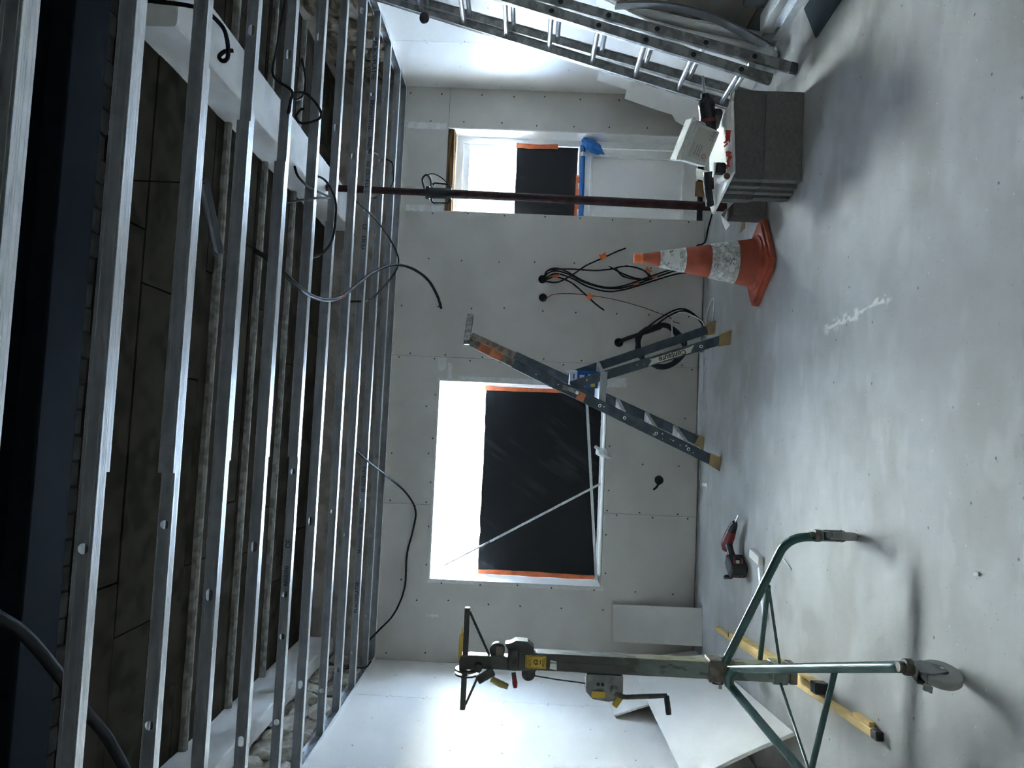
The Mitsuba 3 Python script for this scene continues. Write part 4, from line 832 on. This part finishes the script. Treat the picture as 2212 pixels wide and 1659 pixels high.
vv = vv * (1 + .55 * (meshkit.fbm(vv * 2.1 + 4, 4, 5)[:, None] - .5)) * V(.085, .09, .095); vv[:, 2] = np.maximum(vv[:, 2], -.075); vv = vv + V(4.10, -1.60, .076)
k = thing('plastic_bag', 'crumpled translucent plastic bag on the floor between ladder foot and plinth strip', 'plastic bag'); obj('film', tm(vv, b.faces), 'mat_bag', k, smooth=25)

# ---------------------------------------------------------------- stack of concrete blocks used as a table
def concrete(a, b_): return proc(lambda p, n, uv: mix(mix(a, b_, fbm(p[0] * 60, p[1] * 60, p[2] * 60, 3)), (0.02, 0.02, 0.018), smoothstep(.74, .80, noise(p[0] * 170, p[1] * 170, p[2] * 170)) * .3))
for i, c in enumerate((((0.13, 0.125, 0.115), (0.19, 0.185, 0.17)), ((0.11, 0.107, 0.10), (0.165, 0.16, 0.15)))):
    scene[f'mat_block_{i}'] = {'type': 'twosided', 'bsdf': {'type': 'bumpmap', 'arbitrary': proc(lambda p, n, uv: fbm(p[0] * 150, p[1] * 150, p[2] * 150, 3), eps=.002), 'scale': .0008, 'bsdf': {'type': 'diffuse', 'reflectance': concrete(*c)}}}
gb = 'hollow-free concrete slabs stacked as a table'
rows = ['front', 'second', 'third', 'fourth', 'rear']
for course in (0, 1):
    for i in range(5):
        x0 = (3.218, 3.200, 3.188, 3.176, 3.190)[i] - (.012 if course and i > 2 else 0); y0 = -2.052 + i * .0555
        k = thing('concrete_block', f'dark grey concrete slab, {rows[i]} of the {("lower", "upper")[course]} row under the white board', 'concrete block')
        z0 = (0.0, .2005)[course]
        m = obox((x0 + .239, y0 + .025, z0 + (.2, .168)[course] / 2), (.478, .050, (.199, .167)[course]), Rz(-.035), .003)
        obj('body', m, f'mat_block_{(i + course) % 2}', k)
for i, (x, y, l) in enumerate(((3.198, -1.500, 'behind the slab stack, partly seen beside the cone'), )):
    k = thing('concrete_block', 'short concrete block standing ' + l, 'concrete block'); obj('body', obox((x + .25, y + .075, .1), (.5, .148, .199), Rz(-.03), .004), 'mat_block_0', k)
k = thing('plastic_sheet', 'small folded white plastic sheet on the short concrete block', 'plastic')
obj('film', sheet([[V(3.135 + .15 * s, -1.50 + .13 * t, .203 + .075 * (1 - abs(2 * s - .8)) * (1 - t * .6)) for s in np.linspace(0, 1, 9)] for t in np.linspace(0, 1, 6)], .002), 'mat_board_white', k, smooth=30)
k = thing('table_board', 'white board with worn edges laid on the concrete slabs as a worktop', 'board')
TB = sg.Polygon([(3.63, -2.06), (3.225, -2.125), (3.125, -1.72), (3.19, -1.66), (3.64, -1.60)]); ZT = .3705
obj('face', prism(TB, .013, (0, 0, ZT), (1, 0, 0), (0, 1, 0)), 'mat_board_white', k); ZT += .0135
# square bucket, tilted
diff('mat_bucket', speckle((0.60, 0.60, 0.57), (0.68, 0.68, 0.65), 12.0)); diff('mat_bucket_label', (0.50, 0.50, 0.44)); diff('mat_red_print', (0.45, 0.10, 0.07)); diff('mat_grey_print', (0.30, 0.30, 0.28))
bu = thing('square_bucket', 'tilted white square bucket with a printed label among tools on the worktop', 'bucket')
Bv = unit(V(.36, .93, 0)); Bx = unit(V(.93, -.36, 0)); ca, sa = math.cos(-.30), math.sin(-.30)
BX = Bx * ca + V(0, 0, 1) * -sa * -1 * -1; BX = unit(Bx * ca - V(0, 0, 1) * sa * -1 * -1) if 0 else unit(Bx * math.cos(.30) - V(0, 0, 1) * math.sin(.30)); BZ = unit(np.cross(BX, Bv)); BY = Bv
Bo = V(3.395, -1.985, ZT + .072)
def bkt(x0, x1, y0, y1, z0, z1, taper=0.0, bev=.004):
    m = obox((0, 0, 0), (x1 - x0, y1 - y0, z1 - z0), None, bev); v = np.asarray(m.vertices)
    s = 1 + taper * (v[:, 2] / (z1 - z0)); v = v * np.stack([s, s, np.ones_like(s)], 1) + V((x0 + x1) / 2, (y0 + y1) / 2, (z0 + z1) / 2)
    return tm(Bo + v @ np.stack([BX, BY, BZ], 1).T, m.faces)
obj('body', bkt(-.10, .10, 0, .16, 0, .16, .10), 'mat_bucket', bu)
obj('rim', cat([bkt(-.113, .113, -.012, .172, .150, .168), bkt(-.110, .110, -.008, .168, .135, .144)]), 'mat_bucket', bu)
obj('lug', cat([bkt(-.03, .005, -.0165, -.011, .14, .168), bkt(.09, .118, -.0165, -.006, .148, .170)]), 'mat_bucket', bu, kind='stuff')
kl = obj('label', bkt(-.075, .082, -.0085, -.0065, .012, .118, .02, .0005), 'mat_bucket_label', bu)
def btext(s, h, x, z, b=True): return text(s, h, Bo + BX * x + BZ * z - BY * .0092, BX, BZ, .0004, b)
obj('print', cat([btext('164', .022, .03, .018), btext('Scharnier', .009, -.05, .104, False)] + [bkt(-.06, .0, -.0094, -.0086, z, z + .005, 0, .0002) for z in (.085, .072, .06)]), 'mat_grey_print', kl)
dm = affinity.rotate(sg.box(-.011, -.011, .011, .011), 45); dm = dm.difference(affinity.scale(dm, .72, .72))
obj('hazard_mark', prism(dm, .0005, Bo - BX * .05 + BZ * .034 - BY * .0092, BX, BZ), 'mat_red_print', kl)
# cordless grinder
prin('mat_tool_black', (0.010, 0.010, 0.011), 0.4); prin('mat_tool_red', (0.16, 0.018, 0.02), 0.4); prin('mat_tool_grey', (0.55, 0.56, 0.58), 0.35)
gr = thing('cordless_drill', 'black cordless drill with red accents and a shiny bit lying beside the bucket', 'drill')
go = V(3.575, -1.90, ZT)
def gv(nm, mesh, m, par, **kw):
    return obj(nm, tm((np.asarray(mesh.vertices) - go) * 1.15 + go + V(.03, .0, .014), mesh.faces), m, par, **kw)
gv('body', cat([cyl(go + V(-.09, .02, .045), go + V(.05, -.03, .075), .038, 16), ball(go + V(.05, -.03, .075), .04, 2)]), 'mat_tool_black', gr, smooth=50)
gv('chuck', cyl(go + V(.05, -.03, .078), go + V(.10, -.045, .09), .024, 14, .018), 'mat_tool_black', gr, smooth=40)
gv('bit', cyl(go + V(.10, -.045, .09), go + V(.175, -.07, .105), .006, 8), 'mat_chrome', gr)
gv('red_ring', cyl(go + V(-.02, -.005, .06), go + V(-.005, -.01, .063), .040, 16), 'mat_tool_red', gr, smooth=40)
gv('grip', obox(go + V(.0, .005, .02), (.045, .10, .045), Rz(.5), .010), 'mat_tool_black', gr)
gv('battery', obox(go + V(-.075, -.035, .115), (.075, .055, .05), Rz(.4) @ np.array([[.9, 0, .43], [0, 1, 0], [-.43, 0, .9]]), .006), 'mat_tool_grey', gr)
gv('battery_cap', obox(go + V(-.10, -.045, .09), (.06, .05, .02), Rz(.4) @ np.array([[.9, 0, .43], [0, 1, 0], [-.43, 0, .9]]), .006), 'mat_tool_red', gr)
# red wall plugs
prin('mat_plug', (0.42, 0.035, 0.02), 0.45)
pl = cat([cyl((0, 0, -.019), (0, 0, .014), .0045, 8), cyl((0, 0, .014), (0, 0, .019), .0055, 8, .004)])
pp = mikit.ply(pl, 'mat_plug', smooth=40)
for i in range(22):
    x, y = 3.26 + .24 * rng.random(), 0; y = -2.105 + .06 * (x - 3.26) / .24 * .6 + .05 * rng.random(); 
    k = thing('wall_plug', 'red plastic wall plug lying in the heap at the front edge of the worktop', 'wall plug', 'heap of red wall plugs')
    kk = numbered(k + '__shank'); scene[kk] = {**pp, 'to_world': T().translate([x + .07 * (y + 2.085) / .07 * 0, y, ZT + .006 + .007 * (i % 3)]).rotate([0, 0, 1], rng.uniform(0, 360)).rotate([0, 1, 0], rng.uniform(70, 92))}
# roll, glue gun, tape measure, card
tk = thing('cardboard_roll', 'short white roll with a brown end lying at the left front corner of the worktop', 'roll')
ra, rb = V(3.225, -1.985, ZT + .026), V(3.215, -2.085, ZT + .019)
obj('paper', cyl(ra, rb, .0185, 18), 'mat_bucket', tk, smooth=40); obj('core', cyl(rb, rb + unit(rb - ra) * .001, .016, 18), 'mat_card_brown', tk)
cg = thing('caulking_gun', 'long black caulking gun lying on the worktop, pointing to the prop', 'caulking gun')
ga, gb_ = V(3.33, -1.83, ZT + .055), V(3.155, -1.76, ZT + .026)
obj('barrel', tube([ga, ga + (gb_ - ga) * .5], [.030, .027], 14), 'mat_tool_black', cg, smooth=50); obj('rod', bar(ga + (gb_ - ga) * .5, gb_, .022, .030), 'mat_tool_black', cg)
obj('trigger', bar(ga + (gb_ - ga) * .55 - V(0, 0, .012), gb_ + V(.0, -.02, -.014), .012, .012), 'mat_tool_black', cg)
obj('white_edge', bar(ga + (gb_ - ga) * .15 + V(0, .0, .031), gb_ + V(0, 0, .018), .006, .004), 'mat_bucket', cg)
tmz = thing('tape_measure', 'black and white tape measure standing in front of the caulking gun', 'tape measure')
obj('case', obox((3.285, -2.0, ZT + .034), (.065, .036, .062), Rz(-.4), .012), 'mat_tool_black', tmz); obj('bumper', obox((3.278, -2.001, ZT + .066), (.078, .040, .008), Rz(-.4), .003), 'mat_bucket', tmz)
ck = thing('card_offcut', 'folded brown card pieces propped behind the tools on the worktop', 'card')
obj('leaf', obox((3.35, -1.72, ZT + .06), (.075, .003, .085), Rz(.3) @ np.array([[1, 0, 0], [0, .95, -.31], [0, .31, .95]])), 'mat_filler', ck); obj('leaf', obox((3.27, -1.71, ZT + .055), (.085, .003, .10), Rz(-.15) @ np.array([[1, 0, 0], [0, .93, -.36], [0, .36, .93]])), 'mat_card_brown', ck)
k = thing('card_offcut', 'brown card piece folded in a V on the floor between cone and blocks', 'card')
obj('leaf', prism([(0, 0), (.10, -.02), (.09, .10), (.05, .06), (.0, .11)], .003, (3.245, -1.06, .0), (1, 0, 0), (0, 1, 0)), 'mat_card_brown', k)
# blue pipe wrapped across the door with a bag over its end
prin('mat_blue', (0.02, 0.13, 0.42), 0.4)
bp = thing('blue_pipe', 'blue plastic pipe held level across the door with a crumpled blue bag on its end', 'pipe')
obj('pipe', cyl((3.40, .150, 1.005), (4.26, .150, 1.012), .021, 16), 'mat_blue', bp, smooth=60); obj('tape_ring', cyl((4.165, .150, 1.011), (4.20, .150, 1.011), .0222, 16), 'mat_sticker', bp, smooth=60)
b = trimesh.creation.icosphere(subdivisions=2, radius=1.0); vv = np.asarray(b.vertices); vv = vv * (1 + .9 * (meshkit.fbm(vv * 1.9 + 1, 2, 9)[:, None] - .5)) * V(.045, .040, .105)
ca, sa = math.cos(-.62), math.sin(-.62); vv = np.stack([vv[:, 0] * ca - vv[:, 2] * sa, vv[:, 1], vv[:, 0] * sa + vv[:, 2] * ca], 1) + V(4.24, .095, .94)
obj('bag', tm(vv, b.faces), 'mat_blue', bp)
one('sheet_wrap', box(3.43, 4.25, .1535, .156, .990, 1.042), 'mat_board_white', 'pale strip of foil between black door film and blue pipe', 'foil')
# ---------------------------------------------------------------- things on the floor
prin('mat_level', speckle((0.56, 0.38, 0.12), (0.64, 0.45, 0.16), 12.0), 0.45)
lv = thing('spirit_level', 'long yellow level lying on the floor past the lift, black end nearest the camera', 'spirit level')
a, b = V(.543, -.70, .015), V(.744, -2.93, .015); obj('bar', bar(a, b, .030, .030, bev=.002), 'mat_level', lv); u_ = unit(b - a)
obj('end_cap', bar(b, b + u_ * .045, .036, .030, bev=.004), 'mat_black', lv); obj('clip', bar(b - u_ * .16 + V(.024, 0, .0), b - u_ * .02 + V(.024, 0, 0), .020, .02), 'mat_level', lv); obj('vial', bar(a + u_ * .10, a + u_ * .14, .012, .026), 'mat_black', lv)
lv = thing('spirit_level', 'wide yellow box level standing on edge beside the long one, partly behind the mast', 'spirit level')
a, b = V(.615, -1.13, .03), V(.745, -2.42, .03); u_ = unit(b - a)
obj('bar', bar(a, b, .034, .060, bev=.002), 'mat_level', lv); obj('end_cap', bar(b, b + u_ * .06, .05, .06, bev=.004), 'mat_black', lv); obj('end_cap', bar(a - u_ * .02, a, .028, .062, bev=.004), 'mat_black', lv)
obj('grip_hole', cat([bar(a + u_ * t + V(.0, 0, .012), a + u_ * (t + .09) + V(0, 0, .012), .026, .022) for t in (.15, .34)]), 'mat_black', lv, kind='stuff'); obj('vial', bar(a + u_ * .60 + V(0, 0, .018), a + u_ * .66 + V(0, 0, .018), .026, .02), 'mat_tool_grey', lv)
sp_ = thing('flat_bar', 'grey flat bar with a white rectangular end block on the floor by the screwdriver', 'bar')
obj('block', obox((1.165, -1.49, .015), (.05, .17, .03), Rz(-.12), .002), 'mat_board_white', sp_); obj('bar', bar((1.115, -1.555, .012), (.85, -1.66, .012), .028, .022), 'mat_galva', sp_)
# cordless screwdriver lying on its side
def mv(nm, mesh, m, par, **kw):
    c = V(1.24, -1.12, 0); return obj(nm, tm((np.asarray(mesh.vertices) - c) * 1.12 + c + V(-.075, -.045, 0), mesh.faces), m, par, **kw)
dl = thing('cordless_screwdriver', 'dark red and black cordless screwdriver lying on the floor under the window', 'screwdriver')
dz, dd_ = V(1.235, -1.10, 0), None
def dbar(x0, y0, x1, y1, z, w, h, bev=.008): return bar((x0, y0, z), (x1, y1, z), w, h, bev=bev)
mv('battery', obox((1.150, -1.185, .050), (.125, .075, .095), Rz(1.05), .010), 'mat_tool_black', dl)
mv('battery_stripe', cat([obox((1.150, -1.2245 + .0, .050 + q), (.10, .010, .010), Rz(.10)) for q in (-.02, .02)]), 'mat_tool_red', dl, kind='stuff')
mv('battery_label', obox((1.145, -1.2225, .052), (.085, .008, .018), Rz(.10)), 'mat_sticker', dl)
mv('grip', tube([(1.175, -1.145, .055), (1.225, -1.095, .060), (1.265, -1.06, .064)], [.021, .019, .024], 12), 'mat_tool_black', dl, smooth=50)
mv('housing', tube([(1.215, -1.025, .066), (1.245, -1.045, .066), (1.30, -1.085, .062), (1.335, -1.11, .058)], [.020, .032, .032, .026], 14), 'mat_tool_red', dl, smooth=50)
mv('chuck', tube([(1.335, -1.11, .058), (1.365, -1.135, .055), (1.385, -1.152, .052)], [.026, .022, .014], 14), 'mat_tool_black', dl, smooth=40)
mv('bit', cyl((1.385, -1.152, .052), (1.43, -1.19, .045), .0045, 8), 'mat_chrome', dl); mv('belt_hook', obox((1.085, -1.165, .085), (.02, .03, .05), Rz(.4), .006), 'mat_tool_black', dl)
diff('mat_scrap', (0.62, 0.62, 0.60))
for P, m, l in (([(1.222, -1.87), (1.232, -1.885), (1.215, -1.96), (1.195, -2.01), (1.185, -2.005), (1.205, -1.95)], 'mat_scrap', 'thin white paper strip on the floor under the lift leg'),
                ([(1.455, -3.52), (1.468, -3.525), (1.47, -3.545), (1.458, -3.545)], 'mat_scrap', 'tiny white plaster crumb on the open floor near the front castor'),
                ([(2.33, -.07), (2.36, -.06), (2.46, -.14), (2.45, -.165), (2.40, -.13)], 'mat_filler', 'white board sliver on the floor at the wall foot behind the stepladder'),
                ([(1.46, -.08), (1.50, -.07), (1.60, -.03), (1.61, -.01), (1.52, -.035)], 'mat_scrap', 'pale board sliver at the wall foot below the round cable hole'),
                ([(1.475, -.12), (1.50, -.12), (1.505, -.27), (1.455, -.29), (1.455, -.275), (1.485, -.26)], 'mat_filler', 'hooked pale scrap on the floor below the round cable hole')):
    k = thing('floor_scrap', l, 'scrap'); obj('piece', prism(P, .005, (0, 0, 0), (1, 0, 0), (0, 1, 0)), m, k)
# ---------------------------------------------------------------- aluminium straightedge, rod and rag in the window
ar = thing('aluminium_rule', 'aluminium straightedge leaning across the window film from the sill to the upper left', 'straightedge')
p0, p1 = V(1.445, .10, .765), V(.70, .255, 2.02); obj('bar', bar(p0, p0 + (p1 - p0) * .70, .016, .026, (0, -1, 0)), 'mat_alu', ar); obj('thin_end', bar(p0 + (p1 - p0) * .66, p1, .012, .022, (0, -1, 0)), 'mat_alu_old', ar)
one('aluminium_rod', bar((2.14, .225, .895), (.655, .215, .762), .018, .022, (0, 0, 1)), 'mat_alu', 'long aluminium rod lying low across the window film just above the sill', 'rod')
k = thing('sill_board', 'white board strip lying along the window sill under the rod', 'board'); obj('face', box(.72, 2.20, .02, .13, .748, .762, .003), 'mat_board_white', k)
rv = trimesh.creation.icosphere(subdivisions=3, radius=1.0); vv = np.asarray(rv.vertices); vv = vv * (1 + .6 * (meshkit.fbm(vv * 2 + 2, 3, 4)[:, None] - .5)) * V(.035, .045, .05)
k = thing('glove', 'plaster-stained pale glove hanging over the front edge of the window sill', 'glove'); obj('palm', tm(vv + V(1.70, .015, .775), rv.faces), 'mat_filler', k, smooth=True)
obj('finger', cat([tube([(1.69, -.012, .77), (1.665, -.020, .735), (1.66, -.018, .705)], [.018, .014, .010], 10)]), 'mat_filler', k, smooth=True); obj('finger', tube([(1.72, -.0, .80), (1.745, -.004, .835)], [.017, .012], 10), 'mat_filler', k, smooth=True)
